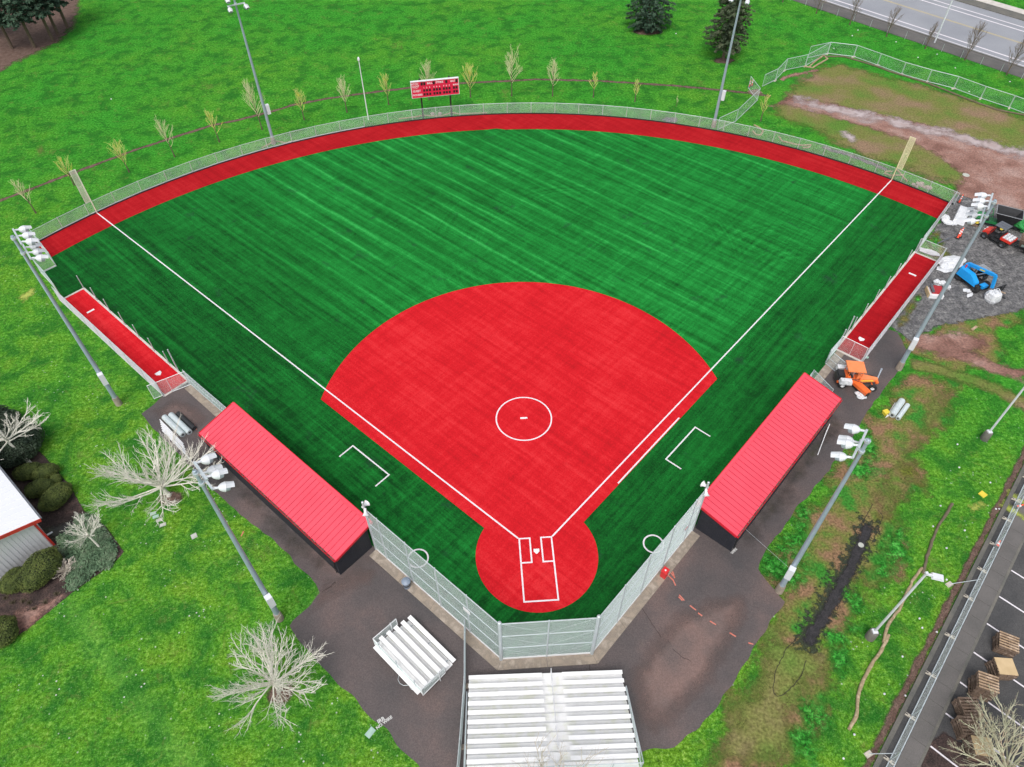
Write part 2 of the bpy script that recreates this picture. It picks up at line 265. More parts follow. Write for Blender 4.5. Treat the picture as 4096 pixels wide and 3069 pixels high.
# ---------------------------------------------------------------- mesh builder
MW = {}
class MB:
    def __init__(s, M=None): s.v = []; s.f = []; s.M = M or Matrix()
    def add(s, vs, fs):
        n = len(s.v); M = s.M; s.v += [tuple(M @ Vector(v)) for v in vs]; s.f += [tuple(i+n for i in f) for f in fs]; return s
    def box(s, c, d, rz=0, ry=0, taper=1.0):
        T = Matrix.Translation(c) @ Matrix.Rotation(rz, 4, 'Z') @ Matrix.Rotation(ry, 4, 'Y'); vs = []
        for z in (-1, 1):
            k = 1 if z < 0 else taper
            for x, y in ((-1,-1),(1,-1),(1,1),(-1,1)): vs.append(T @ Vector((x*d[0]/2*k, y*d[1]/2*k, z*d[2]/2)))
        return s.add(vs, [(3,2,1,0),(4,5,6,7),(0,1,5,4),(1,2,6,5),(2,3,7,6),(3,0,4,7)])
    def bar(s, a, b, w, h):             # rectangular bar between two points
        a = Vector(a); b = Vector(b); d = (b-a).normalized(); up = Vector((0,0,1)) if abs(d.z) < .95 else Vector((1,0,0))
        x = d.cross(up).normalized(); y = x.cross(d); vs = []
        for p in (a, b):
            for i, j in ((-1,-1),(1,-1),(1,1),(-1,1)): vs.append(p+x*i*w/2+y*j*h/2)
        return s.add(vs, [(3,2,1,0),(4,5,6,7),(0,1,5,4),(1,2,6,5),(2,3,7,6),(3,0,4,7)])
    def tube(s, a, b, r0, r1=None, n=6, cap=True):
        a = Vector(a); b = Vector(b); r1 = r0 if r1 is None else r1; d = (b-a)
        if d.length < 1e-6: return s
        d.normalize(); x = d.orthogonal().normalized(); y = d.cross(x); vs = []
        for p, r in ((a, r0), (b, r1)):
            for k in range(n): an = 2*pi*k/n; vs.append(p+(x*cos(an)+y*sin(an))*r)
        fs = [(k, (k+1) % n, (k+1) % n+n, k+n) for k in range(n)]
        if cap: fs += [tuple(range(n))[::-1], tuple(range(n, 2*n))]
        return s.add(vs, fs)
    def path(s, pts, r, n=6):           # tube along a polyline
        pts = [Vector(p) for p in pts]; vs = []; rs = r if isinstance(r, (list, tuple)) else [r]*len(pts); up = Vector((0,0,1))
        for i, p in enumerate(pts):
            d = (pts[min(i+1, len(pts)-1)]-pts[max(i-1, 0)]).normalized(); x = d.cross(up)
            x = x.normalized() if x.length > .05 else d.orthogonal().normalized(); y = x.cross(d)
            for k in range(n): an = 2*pi*k/n; vs.append(p+(x*cos(an)+y*sin(an))*rs[i])
        fs = [(i*n+k, i*n+(k+1) % n, (i+1)*n+(k+1) % n, (i+1)*n+k) for i in range(len(pts)-1) for k in range(n)]
        fs += [tuple(range(n))[::-1], tuple(range((len(pts)-1)*n, len(pts)*n))]
        return s.add(vs, fs)
    def lathe(s, prof, c=(0,0,0), axis=(0,0,1), n=16, a0=0, a1=2*pi):
        q = Vector((0,0,1)).rotation_difference(Vector(axis)); c = Vector(c); vs = []; full = abs(a1-a0-2*pi) < 1e-6; m = n if full else n+1
        for h, r in prof:
            for k in range(m): an = a0+(a1-a0)*k/n; vs.append(c+q @ Vector((r*cos(an), r*sin(an), h)))
        fs = [(i*m+k, i*m+(k+1) % m, (i+1)*m+(k+1) % m, (i+1)*m+k) for i in range(len(prof)-1) for k in range(n)]
        return s.add(vs, fs)
    def prism(s, poly, z0, z1):
        n = len(poly); vs = [(p[0], p[1], z0) for p in poly]+[(p[0], p[1], z1) for p in poly]
        return s.add(vs, [tuple(range(n))[::-1], tuple(range(n, 2*n))]+[(k, (k+1) % n, (k+1) % n+n, k+n) for k in range(n)])
    def poly(s, pts): return s.add(pts, [tuple(range(len(pts)))])
    def strip(s, pts, w, z):            # flat band on the ground
        pts = [Vector((p[0], p[1], 0)) for p in pts]; vs = []
        for i, p in enumerate(pts):
            d = (pts[min(i+1, len(pts)-1)]-pts[max(i-1, 0)]).normalized(); nn = Vector((-d.y, d.x, 0))*w/2
            vs += [(p.x+nn.x, p.y+nn.y, z), (p.x-nn.x, p.y-nn.y, z)]
        return s.add(vs, [(2*i, 2*i+1, 2*i+3, 2*i+2) for i in range(len(pts)-1)])
    def chain(s, a, b, h, z0=0.0, sp=.075, r=.0034, seg=1.1):   # woven wire panel: two sets of crossing strands
        a = Vector((a[0], a[1], 0)); b = Vector((b[0], b[1], 0)); L = (b-a).length; d = (b-a)/L; nn = Vector((-d.y, d.x, 0)); zz = Vector((0,0,1))
        if isinstance(h, tuple): h0, h1 = h
        else: h0 = h1 = h
        for sg in (1, -1):
            off = nn*sg*r*.9; c = -h0 if sg > 0 else 0; step = sp*1.4142; e = L if sg > 0 else L+h0
            while c < e:
                # u = c + sg*v
                v0, v1 = 0.0, h0
                if sg > 0: v0 = max(v0, -c); v1 = min(v1, L-c)
                else: v0 = max(v0, c-L); v1 = min(v1, c)
                if v1-v0 > .02:
                    k = max(1, int((v1-v0)/seg))
                    for j in range(k):
                        p, q = v0+(v1-v0)*j/k, v0+(v1-v0)*(j+1)/k
                        s.tube(a+d*(c+sg*p)+zz*(z0+p)+off, a+d*(c+sg*q)+zz*(z0+q)+off, r, r, 3, False)
                c += step
        return s
    def build(s, name, m, parent=None, w=False, smooth=False):
        vs = s.v
        if w and parent is not None:
            Mi = MW[parent.name].inverted(); vs = [tuple(Mi @ Vector(v)) for v in vs]
        me = bpy.data.meshes.new(name); me.from_pydata(vs, [], s.f); me.update()
        ms = m if isinstance(m, (list, tuple)) else [m]
        for k in ms: me.materials.append(MC[k])
        if smooth:
            me.polygons.foreach_set('use_smooth', [True]*len(me.polygons))
            try: me.set_sharp_from_angle(angle=radians(40))
            except Exception: pass
        o = bpy.data.objects.new(name, me); C.objects.link(o)
        if parent is not None: o.parent = parent; MW[o.name] = MW[parent.name]
        else: MW[o.name] = Matrix()
        return o
def tag(o, label=None, cat=None, group=None, kind=None):
    for k, v in (('label', label), ('category', cat), ('group', group), ('kind', kind)):
        if v: o[k] = v
    return o
def root(name, label, cat, loc=(0,0,0), rz=0.0, group=None):
    o = bpy.data.objects.new(name, None); C.objects.link(o); o.empty_display_size = .2
    o.location = loc; o.rotation_euler = (0, 0, rz); MW[o.name] = Matrix.Translation(loc) @ Matrix.Rotation(rz, 4, 'Z')
    return tag(o, label, cat, group)
KIDS = {}
def dup(r, loc, rz, label, group=None, extra=None):
    def cp(o, par):
        c = o.copy(); C.objects.link(c); c.parent = par
        for k in o.children: cp(k, c)
        return c
    c = cp(r, None); c.location = loc; c.rotation_euler = (0, 0, rz); c['label'] = label
    MW[c.name] = Matrix.Translation(loc) @ Matrix.Rotation(rz, 4, 'Z')
    if group: c['group'] = group
    return c
def struct(name, mb, m): return tag(mb.build(name, m), kind='structure')
# ---------------------------------------------------------------- ground sheets
LV = .004
SHI = [0]
def lift(lvl): SHI[0] += 1; return lvl*LV+(SHI[0] % 7)*.0005
def flat(name, pts, m, lvl, kind='structure'):
    lz = lift(lvl); mb = MB(); pts = [(p[0], p[1], lz) for p in pts]
    tri = tessellate_polygon([[Vector(p) for p in pts]]); fs = []
    for a, b, c in tri:
        A, B, D = pts[a], pts[b], pts[c]; cr = (B[0]-A[0])*(D[1]-A[1])-(B[1]-A[1])*(D[0]-A[0])
        if abs(cr) > 1e-7: fs.append((a,b,c) if cr > 0 else (a,c,b))
    me = bpy.data.meshes.new(name); me.from_pydata(pts, [], fs); me.update(); me.materials.append(MC[m])
    o = bpy.data.objects.new(name, me); C.objects.link(o); return tag(o, kind=kind)
def soft(name, pts, m, lvl, step=.5, fade=1.2, spread=.8, kind='structure'):
    lz = lift(lvl); P = np.array([(p[0], p[1]) for p in pts]); Q = np.roll(P, -1, 0)
    lo = P.min(0)-spread-step; hi = P.max(0)+spread+step
    nx, ny = int((hi[0]-lo[0])/step)+1, int((hi[1]-lo[1])/step)+1
    X, Y = np.meshgrid(lo[0]+np.arange(nx)*step, lo[1]+np.arange(ny)*step)
    D = np.full(X.shape, 1e9); ins = np.zeros(X.shape, bool)
    for a, b in zip(P, Q):
        d = b-a; L = max((d**2).sum(), 1e-9); tt = np.clip(((X-a[0])*d[0]+(Y-a[1])*d[1])/L, 0, 1)
        D = np.minimum(D, np.hypot(X-a[0]-tt*d[0], Y-a[1]-tt*d[1]))
        cr = ((a[1] > Y) != (b[1] > Y)) & (X < (b[0]-a[0])*(Y-a[1])/((b[1]-a[1]) or 1e-9)+a[0]); ins ^= cr
    S = np.where(ins, D, -D); keep = S > -spread
    idx = -np.ones(X.shape, int); vs = []; ed = []; fs = []
    cells = keep[:-1,:-1] | keep[1:,:-1] | keep[:-1,1:] | keep[1:,1:]
    for j, i in zip(*np.nonzero(cells)):
        q = []
        for jj, ii in ((j,i),(j,i+1),(j+1,i+1),(j+1,i)):
            if idx[jj,ii] < 0:
                idx[jj,ii] = len(vs); vs.append((X[jj,ii], Y[jj,ii], lz)); ed.append(float(np.clip(S[jj,ii]/fade, -3, 3)))
            q.append(int(idx[jj,ii]))
        fs.append(tuple(q))
    me = bpy.data.meshes.new(name); me.from_pydata(vs, [], fs); me.materials.append(MC[m])
    at = me.attributes.new('edge', 'FLOAT', 'POINT'); at.data.foreach_set('value', ed)
    o = bpy.data.objects.new(name, me); C.objects.link(o); return tag(o, kind=kind)
def tp(k, L): return [t(k, x, y) for x, y in L]
def along(pts, w):      # centre line -> closed outline of width w
    pts = [Vector((p[0], p[1], 0)) for p in pts]; l = []; r = []
    for i, p in enumerate(pts):
        d = (pts[min(i+1, len(pts)-1)]-pts[max(i-1, 0)]).normalized(); n = Vector((-d.y, d.x, 0))*w/2; l.append(p+n); r.append(p-n)
    return l+r[::-1]
flat('lawn', [(-420,-260,0),(420,-260,0),(420,620,0),(-420,620,0)], 'lawn', 0)
# pines' needle floor, far path, worn earth
soft('needle_floor', tp('a', [(-500,640),(0,590),(200,480),(500,335),(610,220),(660,60),(640,-60),(300,-200),(-600,-200)]), 'litter_soft', 1, 1.0, 2, 1.5)
swale = tp('a', [(-300,1740),(0,1615),(250,1520),(660,1365),(1050,1220),(1400,1105),(1700,1010),(1880,975)])+tp('b', [(200,890),(330,850),(640,790),(1000,742),(1300,705),(1700,670)])+tp('c', [(0,655),(300,640),(800,652),(1400,690),(1900,738),(2180,775)])
soft('gravel_swale', along(swale, .75), 'litter_soft', 1, .3, .35, .3)
worn = tp('d', [(120,905),(250,800),(290,720),(420,600),(560,520),(720,500),(900,545),(1100,600),(1280,640),(1700,760),(2000,860),(2300,960),(2900,1150),(2900,1700),(2212,1700)])+tp('d', [(1660,1525),(1400,1440),(1150,1340),(900,1270),(700,1180),(560,1090),(430,1040)])
soft('worn_field', worn, 'soil_worn', 2, .6, 2.2, 1.2)
mud = tp('d', [(150,860),(330,770),(700,830),(1100,920),(1500,1010),(1900,1130),(2300,1250),(2900,1400),(2900,2000),(2300,1700),(1900,1700),(1620,1560),(1700,1400),(1480,1240),(1250,1130),(900,1020),(600,930),(300,850)])
soft('muddy_track', mud, 'soil', 3, .5, 1.3, 1.0)
soft('shallow_puddle', along(tp('d', [(340,800),(560,850),(760,900),(1000,950),(1200,990),(1450,1050),(1700,1110),(1900,1160),(2100,1210),(2400,1270)]), 3.2), 'puddle', 4, .4, 1.6, .9)
soft('shallow_puddle', along(tp('d', [(720,1060),(800,1090),(860,1130)]), 1.7), 'puddle', 4, .3, 1.0, .5)
soft('dirt_scrape', along(tp('d', [(250,650),(330,610),(430,590),(560,560)]), 1.0), 'soil', 3, .4, .7, .5)
# gravel lot
lot = [F(1,66.6,6.9), F(1,57.2,7.6), F(1,54.4,9.9)]+tp('h', [(1180,1010),(1010,1300),(930,1420),(870,1500),(1000,1560),(1100,1640),(1250,1560),(1420,1480),(1700,1440),(1950,1400),(2212,1330),(2800,1150),(2800,500),(2212,370),(1950,290),(1700,230),(1560,180)])
soft('gravel_lot', lot, 'gravel', 4, .4, .8, .4)
soft('grass_verge', tp('h', [(1230,620),(1380,540),(1450,660),(1480,790),(1400,860),(1290,830)]), 'moss_olive', 5, .3, .7, .4)
soft('grass_verge', tp('h', [(950,1500),(980,1410),(1080,1250),(1190,1130),(1215,1200),(1150,1340),(1050,1490)]), 'moss_olive', 5, .3, .6, .4)
soft('grass_verge', tp('h', [(1250,640),(1380,560),(1430,700),(1400,800),(1300,760)]), 'fresh_grass', 6, .3, .9, .4)
soft('grass_verge', tp('h', [(1000,1410),(1080,1300),(1180,1160),(1195,1220),(1110,1360)]), 'fresh_grass', 6, .3, .8, .4)
soft('dirt_path', along(tp('n', [(1280,-90),(1550,-30),(1780,40),(2000,120),(2260,260),(2500,380)]), 1.9), 'soil_worn', 3, .4, .8, .7)
soft('soil_bank', [g(x,y) for x,y in ((3585,1330),(3640,1345),(3760,1300),(3900,1260),(4110,1215),(4110,1290),(4010,1330),(4040,1410),(3990,1480),(3900,1490),(3840,1540),(3720,1470),(3640,1430))], 'soil_patchy', 2, .4, 1.2, .5)
soft('soil_bank', [g(x,y) for x,y in ((3680,1350),(3800,1310),(3900,1330),(3960,1380),(3900,1440),(3760,1420))], 'soil', 3, .4, 1.6, 1.0)
soft('soil_bank', [g(x,y) for x,y in ((3610,1325),(3760,1330),(3880,1400),(4000,1450),(4110,1480),(4110,1540),(3980,1500),(3800,1440),(3650,1400))], 'soil', 3, .4, 1.2, .9)
soft('dark_rut', along(tp('d', [(590,1180),(680,1215),(800,1245),(1000,1320),(1120,1370)]), .9), 'gravel', 4, .3, .5, .4)
soft('dark_rut', along(tp('d', [(540,1240),(660,1300),(760,1330),(900,1390)]), .9), 'gravel', 4, .3, .5, .4)
soft('dark_rut', tp('d', [(1440,1560),(1500,1570),(1640,1649),(1500,1649)]), 'gravel', 4, .3, .5, .4)
soft('dark_rut', tp('c', [(1290,965),(1330,940),(1430,950),(1430,985),(1350,985)]), 'gravel', 4, .25, .4, .3)
# ragged lawn along the first base side
rag = tp('n', [(1130,60),(1400,-60),(1750,50),(1700,300),(1560,500),(1400,700),(1420,950),(1250,1100),(1330,1500),(1150,1649)])+tp('m', [(900,500),(720,900),(600,1250),(400,1649),(-200,2000),(-450,1649),(-300,1350),(0,900),(250,240)])+tp('n', [(80,1600),(170,1370),(320,1170),(540,890),(700,690),(960,280)])
soft('ragged_lawn', rag, 'soil_patchy', 1, .6, 2.0, 1.0)
soft('mossy_ground', tp('n', [(1120,700),(1350,650),(1420,900),(1230,1060),(1160,1200),(980,1250),(960,980)]), 'moss_olive', 2, .5, 1.5, .8)
soft('mossy_ground', tp('m', [(120,420),(300,560),(430,640),(680,680),(740,900),(640,1010),(420,1150),(380,1500),(200,1680),(-350,1680),(-260,1350),(0,900)]), 'soil_worn', 2, .5, 1.8, .6)
soft('bare_strip', tp('n', [(1480,100),(1640,130),(1560,360),(1430,520),(1350,760),(1150,700),(1250,560),(1330,400)]), 'soil_worn', 3, .5, 1.6, .8)
for L in ([(90,1480),(260,1240),(450,1030),(560,1100),(520,1350),(330,1600),(150,1649)], [(980,470),(1080,560),(1060,800),(900,900),(780,830),(760,700)], [(1080,1300),(1260,1080),(1330,1500),(1100,1649),(960,1640)]):
    soft('grass_tuft_patch', tp('n', L), 'fresh_grass', 4, .4, 1.5, .6)
for L in ([(330,1060),(520,1050),(640,1250),(560,1649),(380,1500)], [(620,560),(800,180),(950,400),(900,760),(760,980),(640,780)], [(60,20),(180,90),(420,250),(520,50),(400,-200)]):
    soft('grass_tuft_patch', tp('m', L), 'fresh_grass', 4, .4, 1.5, .6)
soft('black_fill_strip', along(tp('n', [(960,1200),(930,1290),(880,1400),(820,1560)])+tp('m', [(740,180),(680,320),(600,440),(520,560),(470,660)]), .95), 'black_fill', 5, .2, .5, .35)
soft('sooty_margin', along(tp('n', [(980,1160),(930,1290),(860,1420),(780,1560)])+tp('m', [(700,200),(620,350),(540,460),(470,600),(430,720)]), 1.8), 'soot', 4, .25, 1.0, .2)
# plaza
plaza = [g(651,1584.5), g(564.4,1656.6), g(621.6,1723.8), g(735,1835), g(842,1950.7), g(967,2061.8), g(1117,2182.5), g(1261.8,2337), g(1278.5,2373), g(1243.7,2418), g(1161.6,2502.6), g(1184,2552), g(1298.4,2671.7), g(1427.7,2811), g(1527,2910.4), g(1671.4,3064.6), g(1800,3260), g(2500,3260), g(2540,3040), g(2563,3010), g(2694.6,2985), g(2800,2910), g(2965.4,2686), g(3011.5,2593.6), g(3140,2408), g(3038,2297), g(3030.8,2275.8), g(3080.5,2181.3), g(3155,2081.8), g(3204.9,2012), g(3264.5,1942.6), g(3314.3,1883), g(3344,1843), g(3403.8,1758.6), g(3473.4,1639.2), g(3518,1584.5), g(3558,1529.8), g(3600,1480), g(3625,1400), g(3590,1330), g(3540,1310), F(1,38,9.9), F(1,34,6), F(1,5,5), (0,-6,0), F(-1,5,5), F(-1,35,6), F(-1,35.3,10.2)]
soft('asphalt_plaza', plaza, 'asphalt_path', 6, .4, .25, .25) if False else None
def rough_edge(pts, amp=.12, step=.5, seed=3):
    out = []; n = len(pts)
    for i in range(n):
        a = Vector(pts[i]); b = Vector(pts[(i+1) % n]); L = (b-a).length; k = max(1, int(L/step)); nn = Vector((-(b-a).y, (b-a).x, 0)).normalized()
        for j in range(k):
            p = a+(b-a)*j/k; q = p+nn*mnoise.noise(Vector((p.x*.9, p.y*.9, seed)))*amp*2.2; out.append(q)
    return out
flat('asphalt_plaza', rough_edge(plaza, .10, .3), 'asphalt_path', 6)
soft('reddish_stain', tp('l', [(1600,900),(1850,560),(2250,250),(2600,230),(2620,420),(2450,760),(2250,1080),(2050,1330),(1830,1440),(1680,1300)]), 'red_stain', 7, .5, 1.5, .6)
soft('reddish_stain', tp('k', [(560,150),(760,60),(1000,0),(1100,100),(900,250),(650,330),(480,420)]), 'red_stain', 7, .5, 2.0, .6)
soft('reddish_stain', tp('i', [(1180,300),(1400,180),(1700,330),(1600,480),(1400,420)]), 'red_stain', 7, .5, 1.5, .6)
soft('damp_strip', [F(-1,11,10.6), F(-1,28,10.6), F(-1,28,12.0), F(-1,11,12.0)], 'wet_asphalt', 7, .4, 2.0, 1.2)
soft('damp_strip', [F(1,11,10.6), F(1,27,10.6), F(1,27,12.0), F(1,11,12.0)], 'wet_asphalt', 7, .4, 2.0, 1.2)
# synthetic field
def arc(r, a0, a1, n, c=(0,0)): return [(c[0]+r*cos(a0+(a1-a0)*k/n), c[1]+r*sin(a0+(a1-a0)*k/n), 0) for k in range(n+1)]
RF = 66.3; aR = atan2(41.32, 51.62); aL = pi-atan2(41.5, 51.62)
FEN = arc(RF, aR, aL, 36)
right = [F(1,9.3,7.6), F(1,35,7.55), F(1,57.2,7.5), F(1,65.7,7.15)]
left = [F(-1,66.1,7.1), F(-1,60.4,7.65), F(-1,60.45,9.2), F(-1,54.9,9.5), F(-1,54.75,7.6), F(-1,35,7.6), F(-1,9.3,7.6)]
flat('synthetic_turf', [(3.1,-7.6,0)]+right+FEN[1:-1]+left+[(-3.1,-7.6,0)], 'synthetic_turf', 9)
trk = [F(1,65.7,7.15)]+FEN[1:-1]+[F(-1,66.1,7.1)]+[F(-1,62.35,7.4)]+arc(62.6, aL-.01, aR+.012, 60)+[F(1,61.6,7.3)]
def ring(name, ro, ri, a0, a1, n, m, lvl, c=(0,0)):
    mb = MB(); vs = []
    for k in range(n+1):
        a = a0+(a1-a0)*k/n
        for r in (ri(a) if callable(ri) else ri, ro): vs.append((c[0]+r*cos(a), c[1]+r*sin(a), lvl*LV))
    mb.add(vs, [(2*k, 2*k+1, 2*k+3, 2*k+2) for k in range(n)]); return struct(name, mb, m)
def rin(a): return 62.7-(.7*(1-abs((a-pi/2)/.85)))*(.5 if a > pi/2 else .2)-(.35 if a < pi/2 else 0)
oa = radians(38.85); ia = radians(38.30); tk_ = []
for k in range(91): f_ = k/90; tk_.append((oa+(pi-2*oa+.004)*f_, ia+(pi-2*ia)*f_))
mbk = MB()
mbk.add([q_ for A_, I_ in tk_ for q_ in ((rin(I_)*cos(I_), rin(I_)*sin(I_), 11*LV), ((RF-.03)*cos(A_), (RF-.03)*sin(A_), 11*LV))], [(2*k, 2*k+1, 2*k+3, 2*k+2) for k in range(90)])
struct('warning_track', mbk, 'red_track')
inf = []
r1 = 18.17; cy = 13.08
for k in range(61):
    a = radians(10.8)+(pi-2*radians(10.8))*k/60; inf.append((r1*cos(a), cy+r1*sin(a), 0))
circ = []
a0 = atan2(2.5-.02, -3.83)
for k in range(49):
    a = a0+(2*pi-2*(a0-pi/2))*k/48; circ.append((4.57*cos(a), 4.57*sin(a), 0))
# skinned infield: arc, straight edges 0.9 m outside the foul lines, home circle
flat('infield', inf+circ, 'red_turf', 11)
# lines
def line(name, pts, w=.115, lvl=13, m='white_line'): return struct(name, MB().strip(pts, w, lvl*LV), m)
line('foul_line', [(-1.30,1.42,0), F(-1,66.15,0)], .125); line('foul_line', [(1.30,1.42,0), F(1,66.15,0)], .125)
mb = MB()
def seg(mb, a, b, w=.115, z=13*LV):
    a = Vector((a[0],a[1],0)); b = Vector((b[0],b[1],0)); d = (b-a).normalized(); n = Vector((-d.y,d.x,0))*w/2
    mb.add([(a+n)+Vector((0,0,z)), (a-n)+Vector((0,0,z)), (b-n)+Vector((0,0,z)), (b+n)+Vector((0,0,z))], [(0,1,2,3)])
w = .057
for sx in (-1, 1):
    x0, x1 = .368+w, 1.283-w
    ys = (-.70+w, 1.435-w)
    seg(mb, (sx*x0, ys[0]+w), (sx*x0, ys[1]-w)); seg(mb, (sx*x1, ys[0]+w), (sx*x1, ys[1]-w))
    seg(mb, (sx*(x0-w), ys[0]), (sx*(x1+w), ys[0])); seg(mb, (sx*(x0-w), ys[1]), (sx*(x1+w), ys[1]))
    seg(mb, (sx*x1, -3.75+2*w), (sx*x1, ys[0]-w))
seg(mb, (-1.283, -3.75+w), (1.283, -3.75+w)); struct('batters_box_lines', mb, 'white_line')
ring('pitchers_circle', 2.45, 2.335, 0, 2*pi, 64, 'white_line', 13, (0, 13.08))
for sx, (q1, q2, q3, q4) in ((-1, ((-15.60,10.03),(-14.57,11.10),(-11.38,7.93),(-12.42,6.88))), (1, ((15.61,10.03),(14.57,11.10),(11.38,7.95),(12.42,6.90)))):
    mb = MB(); q1,q2,q3,q4 = [Vector((*q,0)) for q in (q1,q2,q3,q4)]; d = (q3-q2).normalized()*.0575
    seg(mb, q2-d, q3+d); nn = (q1-q2).normalized()*.0575; seg(mb, q2+nn, q1); seg(mb, q3+nn, q4); struct('coaches_box_lines', mb, 'white_line')
line('running_lane_line', [(13.42,12.22,0),(7.06,5.86,0)], .125)
ring('on_deck_circle', .80, .68, 0, 2*pi, 40, 'white_line', 13, (-8.84,.25)); ring('on_deck_circle', .80, .68, 0, 2*pi, 40, 'white_line', 13, (8.84,.27))
# plates and rubbers
def home_plate(loc, rz, label, k=1.0):
    r = MB(); w2 = .216*k; z = .05
    r.prism([(0,0),(w2,w2),(w2,2*w2),(-w2,2*w2),(-w2,w2)], .0, .03); o = r.build('home_plate', 'white_paint'); o.location = (loc[0],loc[1],z); o.rotation_euler = (0,0,rz); tag(o, label, 'home plate', 'home plates')
def rubber(loc, rz, label, k=1.0):
    o = MB().box((0,0,.015), (.61*k,.17*k,.03)).build('pitching_rubber', 'white_paint'); o.location = (loc[0],loc[1],.05); o.rotation_euler = (0,0,rz); tag(o, label, 'pitching plate', 'pitching plates')
home_plate((0,0), 0, 'white home plate between the two batter\'s boxes'); rubber((0,13.1), 0, 'white pitching plate inside the painted circle of the infield')
home_plate(F(-1,37.7,8.8), radians(45), 'white home plate in the red bullpen on the third base side', 1.25); rubber(F(-1,50.85,8.75), radians(45), 'white pitching plate in the red bullpen on the third base side', 1.25)
home_plate(F(1,37.4,8.65), radians(-45), 'white home plate in the red bullpen on the first base side', 1.25); rubber(F(1,50.4,8.65), radians(-45), 'white pitching plate in the red bullpen on the first base side', 1.25)
# infield bits: nothing else lies on the red turf
# concrete apron outside the backstop and side fences
def offs(pts, dist):
    out = []
    for i, p in enumerate(pts):
        p = Vector((p[0],p[1],0)); a = Vector((*pts[max(i-1,0)][:2],0)); b = Vector((*pts[min(i+1,len(pts)-1)][:2],0))
        d1 = (p-a).normalized() if i else (b-p).normalized(); d2 = (b-p).normalized() if i < len(pts)-1 else d1
        n1 = Vector((-d1.y,d1.x,0)); n2 = Vector((-d2.y,d2.x,0)); n = (n1+n2).normalized(); out.append(p+n*dist/max(n.dot(n1),.4))
    return out
BS = [F(-1,9.35,7.62), Vector((-3.08,-7.66,0)), Vector((3.08,-7.66,0)), F(1,9.35,7.62)]
mb = MB(); o = offs(BS, -.72)
for i in range(3):
    a, b, c, d = BS[i], BS[i+1], o[i+1], o[i]; k = 4 if i != 1 else 2
    for j in range(k):
        e = .01/ (b-a).length; u0, u1 = j/k+e, (j+1)/k-e
        mb.prism([(a+(b-a)*u0)[:2], (d+(c-d)*u0)[:2], (d+(c-d)*u1)[:2], (a+(b-a)*u1)[:2]], .0, .05)
struct('concrete_apron', mb, 'concrete')
mb = MB()
for s0, s1 in ((26.9,29.7),(29.72,32.0),(32.02,34.6)): mb.prism([F(-1,s0,7.55)[:2], F(-1,s1,7.55)[:2], F(-1,s1,8.25)[:2], F(-1,s0,8.25)[:2]], 0, .05)
struct('concrete_apron', mb, 'concrete')
mb = MB().prism([F(1,27,7.55)[:2], F(1,27,8.3)[:2], F(1,34.8,8.3)[:2], F(1,34.8,7.55)[:2]], 0, .05); struct('concrete_apron', mb, 'concrete')
# pavement marks: cracks, paint, chalk writing
def crack(pts, w=.03, lvl=8, m='crack', name='pavement_crack'):
    P = []; pts = [Vector((p[0],p[1],0)) for p in pts]
    for a, b in zip(pts, pts[1:]):
        k = max(2, int((b-a).length/.2))
        for j in range(k): q = a+(b-a)*j/k; P.append((q.x+R.uniform(-.05,.05), q.y+R.uniform(-.05,.05), 0))
    P.append(tuple(pts[-1])); return struct(name, MB().strip(P, w, lvl*LV), m)
crack(tp('l', [(1720,340),(1790,430),(1840,520),(1900,610)])); crack(tp('l', [(1330,800),(1325,900)])); crack(tp('l', [(1990,690),(2060,760),(2140,800)]))
crack(tp('k', [(580,245),(690,160)]), .04); crack(tp('m', [(410,580),(300,700),(215,880),(190,1040),(230,1080),(290,1060),(420,920),(460,790)]), .045, 6)
crack(tp('n', [(1040,1090),(1080,1140),(1040,1220),(1000,1330)]), .045, 6); crack(tp('n', [(1000,1040),(950,1120),(900,1220)]), .045, 6)
for k, L in (('l', [(1925,80),(1995,145),(2015,190)]), ('l', [(1975,85),(2010,130)]), ('l', [(1990,75),(2005,120)]), ('l', [(2045,265),(2085,310)]), ('l', [(2040,280),(2070,310)]), ('l', [(2130,350),(2180,388)]), ('l', [(2196,410),(2230,435)]), ('l', [(2290,475),(2340,505)]), ('l', [(2450,570),(2500,600)]), ('l', [(2600,650),(2640,662)]),
             ('i', [(1565,405),(1580,440)]), ('i', [(1940,1300),(1960,1260)])):
    line('spray_paint_mark', tp(k, L), .09, 8, 'paint_pink')
def text(body, loc, rz, size, m, name, parent=None, ext=0.0, M=None, sx=1.0, bold=0.0):
    cu = bpy.data.curves.new(name, 'FONT'); cu.body = body; cu.size = size; cu.align_x = 'CENTER'; cu.align_y = 'CENTER'; cu.extrude = ext; cu.offset = bold; cu.resolution_u = 2
    ob = bpy.data.objects.new(name, cu); C.objects.link(ob); dg = bpy.context.evaluated_depsgraph_get()
    me = bpy.data.meshes.new_from_object(ob.evaluated_get(dg)); C.objects.unlink(ob); bpy.data.objects.remove(ob)
    T = (M if M is not None else Matrix.Translation(loc) @ Matrix.Rotation(rz, 4, 'Z')) @ Matrix.Diagonal((sx,1,1,1)); me.transform(T)
    me.materials.clear(); me.materials.append(MC[m]); o = bpy.data.objects.new(name, me); C.objects.link(o)
    if parent: o.parent = parent
    return o
p = t('k', 1055, 1272); tag(text('IRR', (p.x,p.y,8*LV), radians(28), .34, 'chalk', 'chalk_writing', bold=.012), kind='structure')
p = t('k', 1080, 1292); tag(text('NO WIRE', (p.x,p.y,8*LV), radians(35), .27, 'chalk', 'chalk_writing', bold=.010), kind='structure')
p = g(2930,2201); tag(text('NO\nWIRE', (p.x,p.y,8*LV), radians(40), .26, 'chalk', 'chalk_writing', bold=.010), kind='structure')
